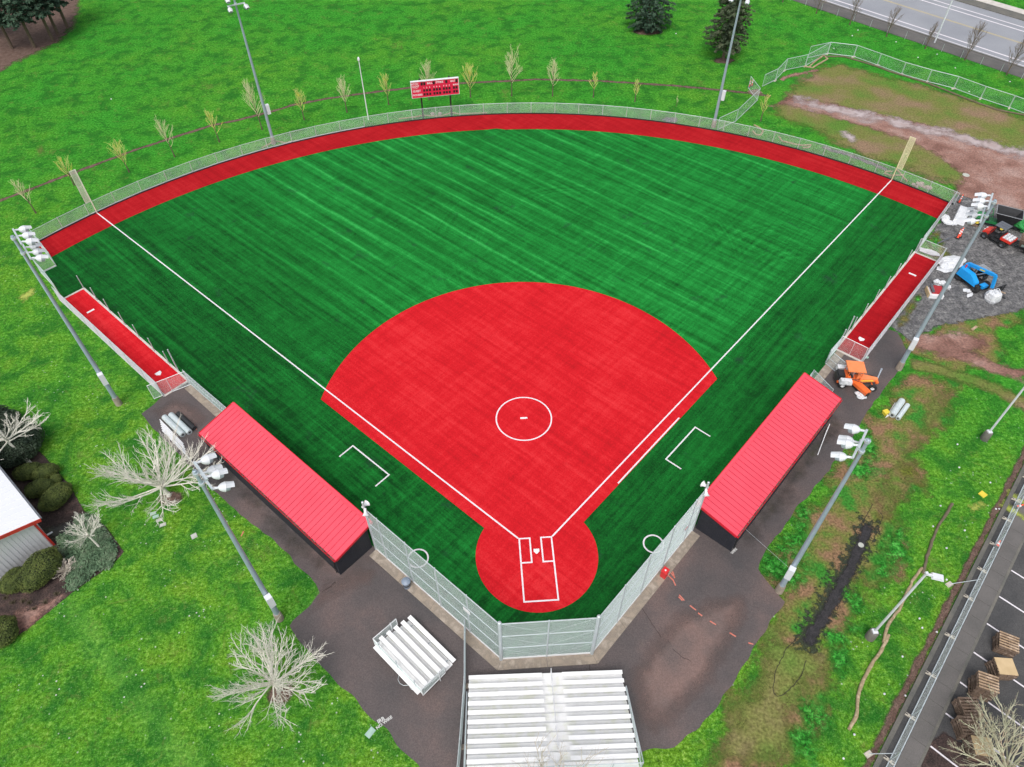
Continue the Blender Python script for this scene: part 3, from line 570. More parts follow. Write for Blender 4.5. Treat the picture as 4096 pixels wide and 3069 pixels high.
# ---------------------------------------------------------------- bullpens
def bullpen(side, s0, s1, d0, d1):
    flat('bullpen_turf', [F(side,s0,d0), F(side,s1,d0), F(side,s1,d1), F(side,s0,d1)][::side], 'red_track' if side > 0 else 'red_turf', 12)
    mb = MB()
    def kb(a, b, c, d): mb.prism([a[:2], b[:2], c[:2], d[:2]], 0, .09)
    kb(F(side,s0-.2,d0-.2), F(side,s1+.2,d0-.2), F(side,s1+.2,d0), F(side,s0-.2,d0))
    kb(F(side,s0-.2,d0), F(side,s0,d0), F(side,s0,d1+.15), F(side,s0-.2,d1+.15)); kb(F(side,s1,d0), F(side,s1+.2,d0), F(side,s1+.2,d1+.15), F(side,s1,d1+.15))
    kb(F(side,s0,d1), F(side,s1,d1), F(side,s1,d1+.15), F(side,s0,d1+.15))
    struct('bullpen_kerb', mb, 'pale_concrete')
    which = 'third base' if side < 0 else 'first base'
    r = root('bullpen_fence', 'grey chain-link fence along the outer side of the %s bullpen' % which, 'fence', F(side,s0,d1+.2), group='bullpen fences')
    H = 1.85; n = 8; m_ = MB()
    A, B = F(side,s0-.1,d1+.2), F(side,s1+.1,d1+.2); m_.chain(A, B, H-.05, .03, .05, .0060)
    A2 = F(side,s1+.1,d0-.1)
    if side > 0: m_.chain(B, A2, H-.05, .03, .06, .004)
    m_.build('chain_mesh', 'pale_wire', r, True)
    MB().tube(A+Vector((0,0,H)), B+Vector((0,0,H)), .028).build('top_rail', 'galvanised', r, True)
    if side > 0: MB().tube(B+Vector((0,0,H)), A2+Vector((0,0,H)), .028).build('top_rail', 'galvanised', r, True)
    MB().bar(A+Vector((0,0,.16)), B+Vector((0,0,.16)), .03, .24).build('kick_board', 'white_paint', r, True)
    for k in range(n): q = A+(B-A)*k/(n-1); MB().tube(q, q+Vector((0,0,H+.05)), .035, n=8).build('post', 'galvanised', r, True)
    # cross panel behind the catcher
    r = root('catcher_screen', 'chain-link screen panel across the home end of the %s bullpen' % which, 'fence panel', F(side,s0-.35,d0-.1), group='bullpen end screens')
    ha = 1.72; a, b = F(side,s0-.65,d0-.0), F(side,s0+.3,d1+.9)
    if side > 0: a, b = F(side,s0-.05,d0-.05), F(side,s0-.05,d1+.1)
    MB().chain(a, b, ha, .05, .06, .0038).build('chain_mesh', 'wire', r, True)
    mb = MB(); z = Vector((0,0,1))
    for u in ((0,), (.5,), (1,)): q = a+(b-a)*u[0]; mb.tube(q, q+z*(ha+.05), .028 if u[0] != .5 else .018)
    mb.tube(a+z*(ha+.05), b+z*(ha+.05), .03); mb.tube(a+z*.05, b+z*.05, .03); mb.build('frame', 'white_paint', r, True)
    names = ['leftmost', 'second', 'third', 'fourth', 'fifth', 'sixth', 'seventh']
    S = [54.65,51.85,49.25,46.35,43.7,40.95,38.35] if side < 0 else [54.3,51.8,48.85,46.2,43.5,40.8,38.3]
    proto = None
    for k, s in enumerate(S):
        q = F(side,s,d0-.1); lab = 'grey pipe post beside the %s bullpen, %s from its outfield end' % (which, ['first','second','third','fourth','fifth','sixth','seventh'][k])
        o = MB().tube((0,0,0),(0,0,1.7),.045,n=10).lathe([(1.7,.045),(1.75,.05),(1.78,.02)],n=10).build('pipe_post','galvanised',smooth=True); o.location = q; tag(o, lab, 'post', 'bare pipe posts beside the bullpens')  # bare pipe post standing free beside the bullpen
    for s, h in ([(37.0,2.8)] if side < 0 else [(37.3,2.5),(36.2,1.6)]):
        o = MB().tube((0,0,0),(0,0,h),.06,n=10).build('pipe_post','galvanised',smooth=True); o.location = F(side,s,d0-.2)
        tag(o, ('tall thick' if h > 2 else 'low')+' grey pipe post near home plate of the %s bullpen' % which, 'post', 'bare pipe posts beside the bullpens')
bullpen(-1, 35.25, 54.6, 7.6, 9.8); bullpen(1, 35.0, 54.15, 7.5, 9.8)
# ---------------------------------------------------------------- fences
Z = Vector((0,0,1))
def fence(name, label, segs, H, posts=None, group=None, sp=.075, r_=.0036, pr=.035, rails=(1.0,), kick=None, mesh='wire', railr=.026):
    r = root(name, label, 'fence', segs[0][0], group=group); mb = MB()
    for a, b in segs: mb.chain(a, b, H-.05, .04, sp, r_)
    mb.build('chain_mesh', mesh, r, True)
    for zf in rails:
        mb = MB()
        for a, b in segs: mb.tube(Vector(a)+Z*H*zf, Vector(b)+Z*H*zf, railr)
        mb.build('top_rail' if zf == 1 else 'rail', 'galvanised', r, True)
    pts = [segs[0][0]]+[s[1] for s in segs] if posts is None else posts
    for q in pts: MB().tube(q, Vector(q)+Z*(H+.06), pr, n=8).build('post', 'galvanised', r, True)
    if kick:
        mb = MB()
        for a, b in segs: mb.bar(Vector(a)+Z*kick[0]/2, Vector(b)+Z*kick[0]/2, .04, kick[0])
        mb.build('kick_board', kick[1], r, True)
    return r
# outfield
n = 37; pts = [Vector((p[0],p[1],0)) for p in arc(RF+.03, aR-.002, aL+.001, n)]
r = fence('outfield_fence', 'long low curved chain-link fence behind the red warning track', list(zip(pts, pts[1:])), 1.58, sp=.07, r_=.0048, pr=.035)
mb = MB()
for a, b in zip(pts, pts[1:]): a2 = a*.9993; b2 = b*.9993; mb.bar(a2+Z*.1, b2+Z*.1, .03, .2)
mb.build('base_board', 'black_plastic', r, True)
mb = MB()
for a, b in list(zip(pts, pts[1:]))[24:]: a2 = a*1.0007; b2 = b*1.0007; mb.bar(a2+Z*.12, b2+Z*.12, .03, .28)
mb.build('base_board', 'white_paint', r, True)
# corners
cL = [F(-1,66.15,7.06), F(-1,60.42,7.65), F(-1,60.45,9.2)]
fence('side_fence', 'chain-link fence stepping in beside the third base end of the outfield fence', list(zip(cL, cL[1:])), 1.8, kick=(.2,'white_paint'), sp=.07, r_=.005)
cL = [F(-1,60.5,9.25), F(-1,57.6,9.4), F(-1,54.9,9.7)]
fence('side_fence', 'chain-link fence between the bullpen and the outfield corner on the third base side', list(zip(cL, cL[1:])), 1.9, kick=(.2,'white_paint'), sp=.07, r_=.005)
cR = [F(1,65.6,7.15), F(1,62.8,7.25), F(1,60,7.35), F(1,57.2,7.45)]
fence('side_fence', 'pale chain-link fence running down from the outfield corner on the first base side', list(zip(cR, cR[1:])), 1.86, kick=(.3,'white_paint'), sp=.055, r_=.0062, mesh='pale_wire')
cR = [F(1,57.1,7.5), F(1,54.3,7.55)]
fence('side_fence', 'short chain-link panel just above the first base bullpen', [tuple(cR)], 2.3, sp=.07, r_=.005)
cL = [F(-1,34.9,7.6), F(-1,32.8,7.6), F(-1,31.0,7.58), F(-1,29.4,7.56), F(-1,27.0,7.55)]
fence('side_fence', 'chain-link fence between the third base bullpen and dugout', list(zip(cL, cL[1:])), 1.7, sp=.06, r_=.005, rails=(1.0,.5), kick=(.12,'galvanised'))
fence('side_fence', 'short piece of chain-link fence above the two open gates on the first base side', [(F(1,32.6,7.45), F(1,34.9,7.5))], 1.75, sp=.06, r_=.005, rails=(1.0,.5))
fence('side_fence', 'short piece of chain-link fence against the far end of the first base dugout', [(F(1,27.1,7.5), F(1,29.2,7.42))], 1.75, sp=.06, r_=.005, rails=(1.0,.5))
def gate(label, a, b, H):
    r = root('wire_gate', label, 'gate', a, group='open gate leaves'); MB().chain(a, b, H-.05, .1, .06, .0045).build('chain_mesh', 'wire', r, True)
    mb = MB(); mb.tube(a+Z*.08, a+Z*H, .028); mb.tube(b+Z*.08, b+Z*H, .028); mb.tube(a+Z*.1, b+Z*.1, .026); mb.tube(a+Z*H, b+Z*H, .026); mb.tube(a+Z*H*.5, b+Z*H*.5, .02); mb.build('frame', 'galvanised', r, True)
    MB().box(b+Z*.95, (.1,.1,.12)).build('latch', 'galvanised', r, True)
gate('open chain-link gate leaf behind the orange sweeper', F(1,32.5,7.5), F(1,31.6,10.2)+Vector((0,0,0)), 1.72)
gate('open chain-link gate leaf beside the far end of the first base dugout', F(1,29.2,7.5), F(1,28.2,9.7), 1.75)
# backstop
def backstop():
    r = root('backstop', 'tall galvanised chain-link backstop wrapping behind home plate', 'fence', (0,-7.66,0))
    H = 5.75; mb = MB()
    cL, cR = BS[1], BS[2]; eL, eR = BS[0], BS[3]
    for a, b in ((cL,cR),(cL,eL),(cR,eR)): mb.chain(a, b, H-.1, .12, .065, .0052, .9)
    mb.build('chain_mesh', 'wire', r, True)
    for a, b in ((cL,cR),(cL,eL),(cR,eR)):
        for zf, rr in ((.985,.035),(.66,.03),(.335,.03),(.025,.03)): MB().tube(a+Z*H*zf, b+Z*H*zf, rr).build('rail', 'galvanised', r, True)
        MB().bar(a+Z*.12+ (b-a).normalized()*.05, b+Z*.12, .05, .22).build('kick_board', 'white_paint', r, True)
    for q in (cL, cR): MB().tube(q, q+Z*(H+.12), .125, n=14).lathe([(0,.13),(.07,.11),(.12,.03)], q+Z*(H+.1), n=14).build('corner_post', 'galvanised', r, True, True)
    MB().tube(Vector((0,-7.66,0)), Vector((0,-7.66,H)), .055, n=10).build('post', 'galvanised', r, True, True)
    for c, e in ((cL,eL),(cR,eR)):
        d = (e-c).normalized()
        for u in (2.85,5.7,8.55,11.35): MB().tube(c+d*u, c+d*u+Z*H, .055, n=10).build('post', 'galvanised', r, True, True)
        MB().tube(e, e+Z*(H+.75), .085, n=12).lathe([(0,.09),(.06,.08),(.1,.02)], e+Z*(H+.74), n=12).build('end_post', 'galvanised', r, True, True)
    mb = MB()
    for k in range(3):
        z0, z1 = (.335*k+.01)*H, (.335*k+.32)*H
        if k % 2 or True:
            mb.tube(cL+Z*z1, Vector((0,-7.66,z0)), .008, n=4); mb.tube(Vector((0,-7.66,z0)), cR+Z*z1, .008, n=4)
    mb.build('brace_wire', 'galvanised', r, True)
    # loudspeakers and notice
    for side, e in ((-1,eL),(1,eR)):
        q = e+Z*5.75
        for k, (dx, dy, ax) in enumerate(((side*-.02,.25,(-side*.6,.8,-.15)),(side*-.1,-.32,(side*-.1,-.95,-.5)))):
            c = q+Vector((dx,dy,0)); lab = 'white horn loudspeaker facing the %s, on the backstop post by the %s dugout' % (('field','plaza')[k], 'third base' if side < 0 else 'first base')
            h = root('loudspeaker', lab, 'speaker', c, group='backstop loudspeakers')
            MB().lathe([(-.18,.06),(-.1,.09),(0,.1),(.14,.17),(.24,.25),(.25,.23),(.12,.1),(0,.05)], axis=ax, n=14).build('horn', 'white_paint', h, smooth=True)
            MB().lathe([(-.26,.0),(-.26,.09),(-.12,.1),(-.1,.0)], axis=ax, n=12).build('driver', 'white_paint', h, smooth=True)
    d = (eL-cL).normalized(); q = cL+d*2.85+Vector((-.12,-.12,0))*.6
    o = MB().box((0,0,3.6), (.62,.03,.42), rz=radians(-45)).build('notice_board', 'white_paint'); o.location = (q.x,q.y,0); tag(o, 'small blank white sign wired to the backstop near its left corner', 'sign')
backstop()
q = F(1,7.4,7.75); r = root('notice_board', 'small white and red sign wired low on the first base wing of the backstop', 'sign', (q.x,q.y,3.0), radians(45))
MB().box((0,0,0), (.5,.02,.34)).build('panel','white_paint',r); MB().box((0,-.014,0), (.34,.004,.14)).build('red_band','box_red',r)
# ---------------------------------------------------------------- dugouts
def dugout(side):
    which = 'third base' if side < 0 else 'first base'
    rz = radians(135) if side < 0 else radians(45)          # local x runs along the foul line away from home
    o = F(side, 9.72, 7.7)
    r = root('dugout', 'long dugout with ribbed red metal roof and dark block walls on the %s side' % which, 'dugout', o, rz, 'team dugouts')
    sg = 1 if side < 0 else -1                                # local +y (left of x) is outward for the left dugout
    L = 16.75; W = 3.05; zf, zb = 2.92, 2.28
    def Y(y): return y*sg
    def prism_y(mb, x0, x1, y0, y1, z0, za, zb_):
        vs = [(x0,Y(y0),z0),(x1,Y(y0),z0),(x1,Y(y1),z0),(x0,Y(y1),z0),(x0,Y(y0),za),(x1,Y(y0),za),(x1,Y(y1),zb_),(x0,Y(y1),zb_)]
        mb.add(vs, [(3,2,1,0),(4,5,6,7),(0,1,5,4),(1,2,6,5),(2,3,7,6),(3,0,4,7)])
    sl = lambda y: zf+(zb-zf)*y/W
    mb = MB(); prism_y(mb, 0, L, W-.2, W, 0, sl(W-.2), sl(W)); mb.build('back_wall', 'dark_block', r)
    mb = MB(); prism_y(mb, 0, .2, 0, W-.2, 0, sl(0), sl(W-.2)); mb.build('end_wall', 'dark_block', r)
    # mortar joints on the near end wall
    j = MB()
    for k in range(1, 12):
        z = k*.2
        y1 = W-.02 if z < zb else max(0, (zf-z)/(zf-zb)*W)
        j.box((-.004, Y(y1/2), z), (.012, y1, .012))
        for m in range(int(y1/.4)): 
            yy = m*.4+(.2 if k % 2 else 0)+.05
            if yy < y1: j.box((-.003, Y(yy), z-.1), (.011, .012, .19))
    j.build('mortar_joint', 'black_plastic', r)
    mb = MB(); prism_y(mb, L-.2, L, .9, W-.2, 0, sl(.9), sl(W-.2)); mb.build('end_wall', 'dark_block', r)
    mb = MB(); prism_y(mb, .2, L-.2, .0, .15, 0, .9, .9); mb.build('front_wall', 'dark_block', r)
    mb = MB()
    for k in range(7): x = .1+k*(L-.2)/6; mb.tube((x,Y(.08),.9),(x,Y(.08),sl(.08)),.05)
    mb.build('front_posts', 'galvanised', r)
    MB().box((L/2,Y(W-.45),.45),(L-1,.4,.08)).box((L/2,Y(W-.3),.7),(L-1,.05,.25)).build('bench', 'wood_old', r)
    # roof
    xr0, xr1, yf, yb = -.12, L+.45, -.5, W+.0; z = lambda y: sl(y)+.10
    mb = MB(); vs = []
    for zz in (0, .09):
        for x, y in ((xr0,yf),(xr1,yf),(xr1,yb),(xr0,yb)): vs.append((x,Y(y),z(y)+zz-.09))
    mb.add(vs, [(3,2,1,0),(4,5,6,7),(0,1,5,4),(1,2,6,5),(2,3,7,6),(3,0,4,7)])
    roof = mb.build('roof', 'roof_red', r)
    mb = MB(); n = 37
    for k in range(1, n):
        x = xr0+(xr1-xr0)*k/n
        mb.bar((x,Y(yf+.28),z(yf+.28)+.014),(x,Y(yb-.02),z(yb-.02)+.010),.026,.026)
    mb.build('seam', 'seam_red', roof); 
    mb = MB(); mb.bar((xr0,Y(yf+.12),z(yf+.12)+.03),(xr1,Y(yf+.12),z(yf+.12)+.03),.26,.03); mb.build('ridge_cap', 'roof_red', roof)
    mb = MB(); mb.bar((xr0-.025,Y(yf),z(yf)-.06),(xr0-.025,Y(yb),z(yb)-.06),.05,.22); mb.bar((xr1+.025,Y(yf),z(yf)-.06),(xr1+.025,Y(yb),z(yb)-.06),.05,.22)
    mb.bar((xr0,Y(yf-.02),z(yf)-.07),(xr1,Y(yf-.02),z(yf)-.07),.04,.2); mb.build('fascia', 'roof_trim_red', roof)
    mb = MB(); zz = z(yb)-.07; mb.bar((xr0,Y(yb+.13),zz+.015),(xr1,Y(yb+.13),zz+.015),.022,.13); mb.bar((xr0,Y(yb+.07),zz-.05),(xr1,Y(yb+.07),zz-.05),.12,.02); mb.build('gutter', 'roof_trim_red', r)
    mb = MB()
    for k in range(150):
        x = R.uniform(xr0+.2, xr1-.2); mb.box((x,Y(yb+.06+R.uniform(-.02,.02)),zz-.02+R.uniform(0,.02)),(R.uniform(.05,.35),.06,.03),rz=R.uniform(-.1,.1))
    tag(mb.build('leaf_debris', 'leafy_debris', r), kind='stuff')
    MB().tube((.35,Y(W+.08),.1),(.2,Y(W+.08),zz-.05),.04).build('downpipe', 'black_plastic', r)
    return r
dugout(-1); dugout(1)
# weeds at the foot of the end wall, leaning pipes behind the right dugout
for k, (lx, ly) in enumerate(((0,0),(.5,.12),(1.0,.05))):
    a = F(1,25.6-k*.35,11.0+k*.05); b = F(1,22.9-k*.3,11.5+k*.07)
    o = MB().tube(a+Z*.5, b+Z*.05, .035, n=8).build('steel_pipe', 'white_paint'); tag(o, ('longest','middle','shortest')[k]+' of the white pipes leaning behind the first base dugout', 'pipe', 'pipes leaning behind the dugout')
# ---------------------------------------------------------------- bleachers
def bleacher_big():
    r = root('grandstand', 'large ten-row white aluminium bleacher behind the backstop', 'bleachers', (-.2,-9.1,0), radians(-1.7))
    x0, x1 = -5.05, 4.98; a0, a1 = .05-.12, 1.0+.28; tr = .61; ri = .2; z0 = .62; n = 10
    ax0, ax1 = -.72, .72
    ax0 += -.0; XA, XB = -.36-.25, .95-.25+.25
    XA, XB = -.28, 1.02
    for k in range(n):
        y = -k*tr; z = z0+k*ri
        for (u, v) in ((x0, XA), (XB, x1)):
            MB().box(((u+v)/2, y-.12, z+.36), (v-u, .25, .05)).build('seat_plank', 'aluminium', r)
        e_ = .34 if k == 0 else 0
        MB().box(((x0+x1)/2, y-.235-.305+e_/2, z), (x1-x0, .608+e_, .04)).build('foot_plank', 'aluminium_deck', r)
        MB().box(((x0+x1)/2, y-.235-.02, z-ri*.5-.01), (x1-x0, .02, .15)).build('riser', 'aluminium_deck', r)
    mb = MB()
    for k in range(6):
        x = x0+.3+k*(x1-x0-.6)/5
        mb.bar((x,-.1,z0-.35),(x,-n*tr-.1,z0+n*ri-.38),.06,.1)
        for j in range(0, n+1, 2): y = -j*tr-.3; z = z0+j*ri-.1; mb.tube((x,y,0),(x,y,z),.03)
        mb.tube((x,-.3,.05),(x,-n*tr,.05),.03)
    for k in range(5):
        x = x0+.3+k*(x1-x0-.6)/5; w = (x1-x0-.6)/5; mb.tube((x,-n*tr-.2,.1),(x+w,-n*tr-.2,z0+n*ri-.3),.022); mb.tube((x+w,-n*tr-.2,.1),(x,-n*tr-.2,z0+n*ri-.3),.022)
    mb.build('understructure', 'galvanised', r)
    zt = z0+n*ri; yb = -n*tr-.12
    def guard(a, b, ha, hb, name='guard_rail'):
        a = Vector(a); b = Vector(b); gg = MB(); L = (b-a).length; gg.tube(a+Z*ha, b+Z*hb, .028); gg.tube(a, b, .025); k = max(2, int(L/1.6))
        for j in range(k+1): q = a+(b-a)*j/k; gg.tube(q-Z*.25, q+Z*(ha+(hb-ha)*j/k), .026)
        o = gg.build(name, 'galvanised', r); m = MB(); d = (b-a); nseg = max(3, int(L/.11))
        for j in range(nseg): 
            u = j/nseg; q = a+d*u; h = ha+(hb-ha)*u; u2 = min(1, u+h/L); q2 = a+d*u2; h2 = ha+(hb-ha)*u2
            m.tube(q, q2+Z*h2*(u2-u)*L/h, .0045, n=3, cap=False)
            u3 = max(0, u-h/L); q3 = a+d*u3; m.tube(q, q3+Z*(ha+(hb-ha)*u3)*(u-u3)*L/h, .0045, n=3, cap=False)
        m.build('guard_mesh', 'wire', o)
    for x in (x0-.1, x1+.1): guard((x,-1.1,z0+.25), (x,yb,zt), .35, 1.05)
    guard((x0-.1,yb,zt), (x1+.1,yb,zt), 1.05, 1.05)
    for ys in ((.1,-1.5),(-1.9,-3.3),(-3.7,-5.0)):
        a = Vector(((XA+XB)/2-.05, ys[0], z0+.05-ys[0]*.3)); b = Vector(((XA+XB)/2-.05, ys[1], z0+.05-ys[1]*.33)); MB().tube(a,a+Z*.85,.025).tube(b,b+Z*.85,.025).tube(a+Z*.85,b+Z*.85,.025).tube(a+Z*.45,b+Z*.45,.02).build('aisle_handrail','white_paint',r)
bleacher_big()
def bleacher_small():
    # local x along the rows, y towards the back
    a = Vector((-9.30,-4.44,0)); b = Vector((-6.18,-7.77,0)); rz = atan2((b-a).y, (b-a).x); L = (b-a).length
    r = root('small_bleacher', 'small five-row white bleacher with mesh end guards on the dark asphalt', 'bleachers', a, rz)
    tr = -.61; n = 5; z0 = .12; ri = .2
    for k in range(n):
        y = k*tr; z = z0+k*ri; e = 0 if k else 0
        MB().box((L/2,y-.02,z+.4),(L,.30,.045)).build('seat_plank','aluminium',r)
        if k < n-1 or True: MB().box((L/2,y-.16-.305,z),(L-.1,.608,.04)).build('foot_plank','aluminium',r)
        MB().box((L/2,y-.16,z+.1-.02),(L-.2,.02,.15)).build('riser','aluminium_deck',r)
    mb = MB()
    for k in range(3):
        x = .5+k*(L-1)/2; mb.bar((x,.1,z0-.02),(x,n*tr,z0+n*ri-.42),.05,.06)
        for j in (0,2,4): mb.tube((x,j*tr-.1,0),(x,j*tr-.1,z0+j*ri+.36),.02)
        mb.tube((x,.1,.04),(x,n*tr,.04),.028); mb.bar((x,n*tr+.12,.1),(x,n*tr+.12,z0+n*ri+.95),.07,.07)
    mb.build('understructure','galvanised',r)
    yb = n*tr+.12; zt = z0+n*ri
    for x in (-.12, L+.12):
        gg = MB(); pts = [(x,-.9,zt-.65),(x,yb,zt-.65),(x,yb,zt+.95),(x,-1.0,zt+.6)]
        if x < 0 or x > 0: pts = [(x,-.95,zt-.55),(x,yb,zt-.55),(x,yb,zt+.55),(x,-.95,zt+.35)]
        for p, q in zip(pts, pts[1:]+pts[:1]): gg.tube(p,q,.028)
        m1 = (pts[0][1]+pts[1][1])/2+.5; gg.bar((x,m1,.1),(x,m1,zt+.5),.06,.06)
        o = gg.build('end_guard','white_paint',r); m = MB()
        m.M = Matrix.Translation((x,0,0)); m.chain((0,-.95,0),(0,yb,0),1.0,zt-.5,.05,.005); m.build('guard_mesh','wire',o)
    gg = MB(); gg.tube((-.12,yb,zt+.55),(L+.12,yb,zt+.55),.028); gg.tube((-.12,yb,zt-.3),(L+.12,yb,zt-.3),.028); o = gg.build('back_guard','white_paint',r)
    MB().chain((-.12,yb,0),(L+.12,yb,0),.85,zt-.3,.05,.0045).build('guard_mesh','wire',o)
    MB().bar((.0,yb+.02,zt-.1),(L,yb+.02,zt-.1),.03,.16).build('toe_board','aluminium',r)
bleacher_small()
o = MB().path([t('k',1250+60*cos(a*.6)*1.0,940+55*sin(a*.6))+Z*.03 for a in range(0,11)], .018, 5).path([t('k',1335+50*cos(a*.6),1000+35*sin(a*.6))+Z*.03 for a in range(0,9)], .018, 5).build('coiled_cable','galvanised'); tag(o, 'thin grey cable coiled under the small bleacher', 'cable')
# free-standing fence between backstop and stand
q0, q1, q2, q3 = Vector((-5.42,-5.5,0)), Vector((-5.50,-9.3,0)), Vector((-5.85,-13.0,0)), Vector((-6.3,-17.0,0))
for k, (a, b) in enumerate(((q0,q1),(q1,q2),(q2,q3))):
    fence('temporary_fence', 'grey chain-link panel beside the grandstand, %s from the backstop' % ('first','second','third')[k], [(a+(b-a)*.02,b)], 1.85, group='fence panels beside the grandstand', sp=.05, r_=.0045)
for k, q in enumerate((q1,q2)):
    o = MB().box((0,0,.1),(.45,.28,.2)).build('concrete_block','concrete'); o.location = q+Vector((.2,0,.02)); tag(o, 'concrete fence foot beside the %s corner of the grandstand' % ('front left','back left')[k], 'block', 'concrete fence feet')
# ---------------------------------------------------------------- small things round the backstop
def trash():
    p = F(-1,5.4,8.15); r = root('trash_can','round blue-grey trash can with flat lid beside the backstop','trash can',(p.x,p.y,.02))
    MB().lathe([(0,.0),(0,.24),(.75,.29),(.78,.31)],n=20).build('bin','bin_blue',r,smooth=True)
    MB().lathe([(.78,.33),(.84,.33),(.95,.2),(.97,.0)],n=20).box((0,0,.955),(.5,.05,.05)).build('lid','bin_blue',r,smooth=True)
    MB().lathe([(.35,.266),(.36,.275),(.5,.283),(.51,.27)],n=20).build('band','black_plastic',r,smooth=True)
trash()
p = F(1,4.75,8.1); r = root('utility_box','red metal box standing against the first base wing of the backstop','box',(p.x,p.y,.02),radians(45))
MB().box((0,0,.42),(.42,.42,.84)).build('cabinet','box_red',r); MB().box((0,0,.87),(.5,.46,.06)).build('lid','box_red',r); MB().lathe([(.9,.07),(.93,.06),(.93,0)],n=10).build('dial','white_paint',r)
# ---------------------------------------------------------------- sports lights
def floodlight(parent, c, aim, k=1.0):
    aim = Vector(aim).normalized(); q = Vector((0,0,1)).rotation_difference(aim); T = Matrix.Translation(c) @ q.to_matrix().to_4x4() @ Matrix.Scale(k*.87,4)
    mb = MB(T); mb.lathe([(-.44,.0),(-.44,.07),(-.24,.085),(-.21,.13),(-.13,.215),(-.02,.275),(.08,.305),(.13,.315),(.15,.33),(.17,.31)], n=20)
    f = mb.build('floodlight','lamp_white',parent,smooth=True)
    mb = MB(T); mb.lathe([(.15,.305),(.28,.295),(.42,.255),(.43,.02)],n=20).build('housing','lamp_grey',f,smooth=True)
    up = Vector((0,0,1)); loc = q.inverted() @ up; a = atan2(loc.y, loc.x); mb = MB(T)
    mb.lathe([(.17,.325),(.40,.30),(.66,.29),(.66,.28),(.40,.29),(.17,.315)],n=5,a0=a-1.0,a1=a+1.0); mb.build('visor','lamp_white',f)
    return f
def light_pole(name, label, base, H, face, arms, group='sports light poles', box_h=3.5, bf=None):
    r = root('sports_light', label, 'light pole', base, 0, group)
    MB().tube((0,0,.9),(0,0,H),.20,.10,14).lathe([(0,.11),(.06,.11),(.1,.05)],(0,0,H-.05),n=12).build('pole','pole_paint',r,smooth=True)
    MB().lathe([(0,.3),(0,.3),(.85,.27),(.95,.24),(.95,0)],n=16).build('concrete_base','concrete',r,smooth=True)
    fx = Vector((cos(face),sin(face),0)); sx = Vector((-fx.y,fx.x,0))
    bs = sx if bf is None else sx*bf
    MB().box(bs*.42+Z*box_h,(.42,.42,1.2),rz=face).build('ballast_box','lamp_white',r)
    for (z, w, offs_, aims) in arms:
        c = fx*.26+Z*z
        MB().bar(c-sx*w/2,c+sx*w/2,.12,.12).bar(Z*z,c,.1,.1).lathe([(-.09,.16),(.09,.16),(.09,0)],(0,0,z),n=10).build('crossarm','galvanised',r)
        for u, az in zip(offs_, aims):
            q = c+sx*u; aim = Matrix.Rotation(az,3,'Z') @ fx; aim = (aim+Vector((0,0,-.42))).normalized()
            p = q+Vector((aim.x,aim.y,0))*.52+Z*-.16
            MB().bar(q,p-aim*.3,.09,.09).build('bracket','lamp_white',r); floodlight(r,p,aim)
P45 = pi/4
light_pole('sports_light','galvanised light pole beside the big bare tree, four white floodlights above the third base dugout',(-18.44,-3.78,0),18.0,radians(38),[(17.75,1.5,(-.55,.62),(-.12,.05)),(16.85,1.5,(-.7,.55),(-.25,0))],bf=-1)
light_pole('sports_light','light pole with white floodlights beside the patchy lawn and the first base dugout',(17.10,-4.05,0),17.85,radians(142),[(17.7,1.5,(-.62,.55),(0,.1)),(16.8,1.5,(.7,-.5),(.2,0))],box_h=3.4)
light_pole('sports_light','light pole outside the third base bullpen with a row of clustered floodlights',(-35.69,17.19,0),18.2,radians(35),[(18.0,2.3,(-.75,.1,.95),(-.15,-.05,.1)),(16.7,2.2,(-.95,-.15,.6),(-.2,-.1,0))],bf=-1,box_h=3.7)
light_pole('sports_light','light pole rising over the gravel lot beside the first base bullpen',(34.75,16.60,0),18.1,radians(145),[(17.9,2.3,(-.85,.0,.8),(.05,0,-.1)),(16.7,2.2,(.8,.0,-.7),(.2,.1,0))],box_h=3.6)
light_pole('sports_light','light pole behind the left field part of the outfield fence',(-28.85,60.9,0),18.4,radians(-62),[(18.1,2.0,(-.85,.85),(-.1,.1)),(17.1,2.0,(-.85,.85),(-.1,.1))],box_h=4.6)
light_pole('sports_light','light pole behind the right field part of the outfield fence',(28.7,60.9,0),18.3,radians(-118),[(18.0,2.0,(-.85,.85),(-.1,.1)),(16.2,2.0,(-.85,.85),(-.1,.1))],box_h=4.4)
def street_lamp(label, base, H, az, armlen=.75, cat='street lamp', both=False, pc='lamp_white', based=True):
    r = root('street_lamp', label, cat, base, 0, 'street lamps')
    z0 = .95 if based else .1
    MB().tube((0,0,z0),(0,0,H),.085 if based else .11,.075 if based else .09,8).build('pole',pc,r,smooth=True)
    if based:
        MB().lathe([(0,.0),(0,.33),(.3,.33),(.9,.31),(.95,.27),(.95,0)],n=18).build('concrete_base','kerb_concrete',r,smooth=True); MB().box((0,0,1.0),(.34,.34,.12)).build('base_plate','lamp_white',r)
    d = Vector((cos(az),sin(az),0)); MB().bar(Z*H-Z*.08,d*armlen+Z*(H-.08),.12,.12).box((0,0,H+.02),(.16,.16,.14)).build('arm','lamp_white',r)
    c = d*(armlen+.3)+Z*(H-.08); MB().box(c,(.7,.42,.14),rz=az,taper=.85).build('lamp_head','lamp_white',r)
street_lamp('pale street lamp on a concrete drum in the grass beside the long straw wattle',(22.25,-7.8,0),9.3,radians(-20),.35)
p = g(3935.9,1756); street_lamp('pale street lamp on a concrete drum near the dirt path at the right',(p.x,p.y,0),9.3,radians(-20),.35)
street_lamp('tall white street lamp at the kerb of the road',(69.1,83.46,0),9.5,radians(45),1.6,based=False)
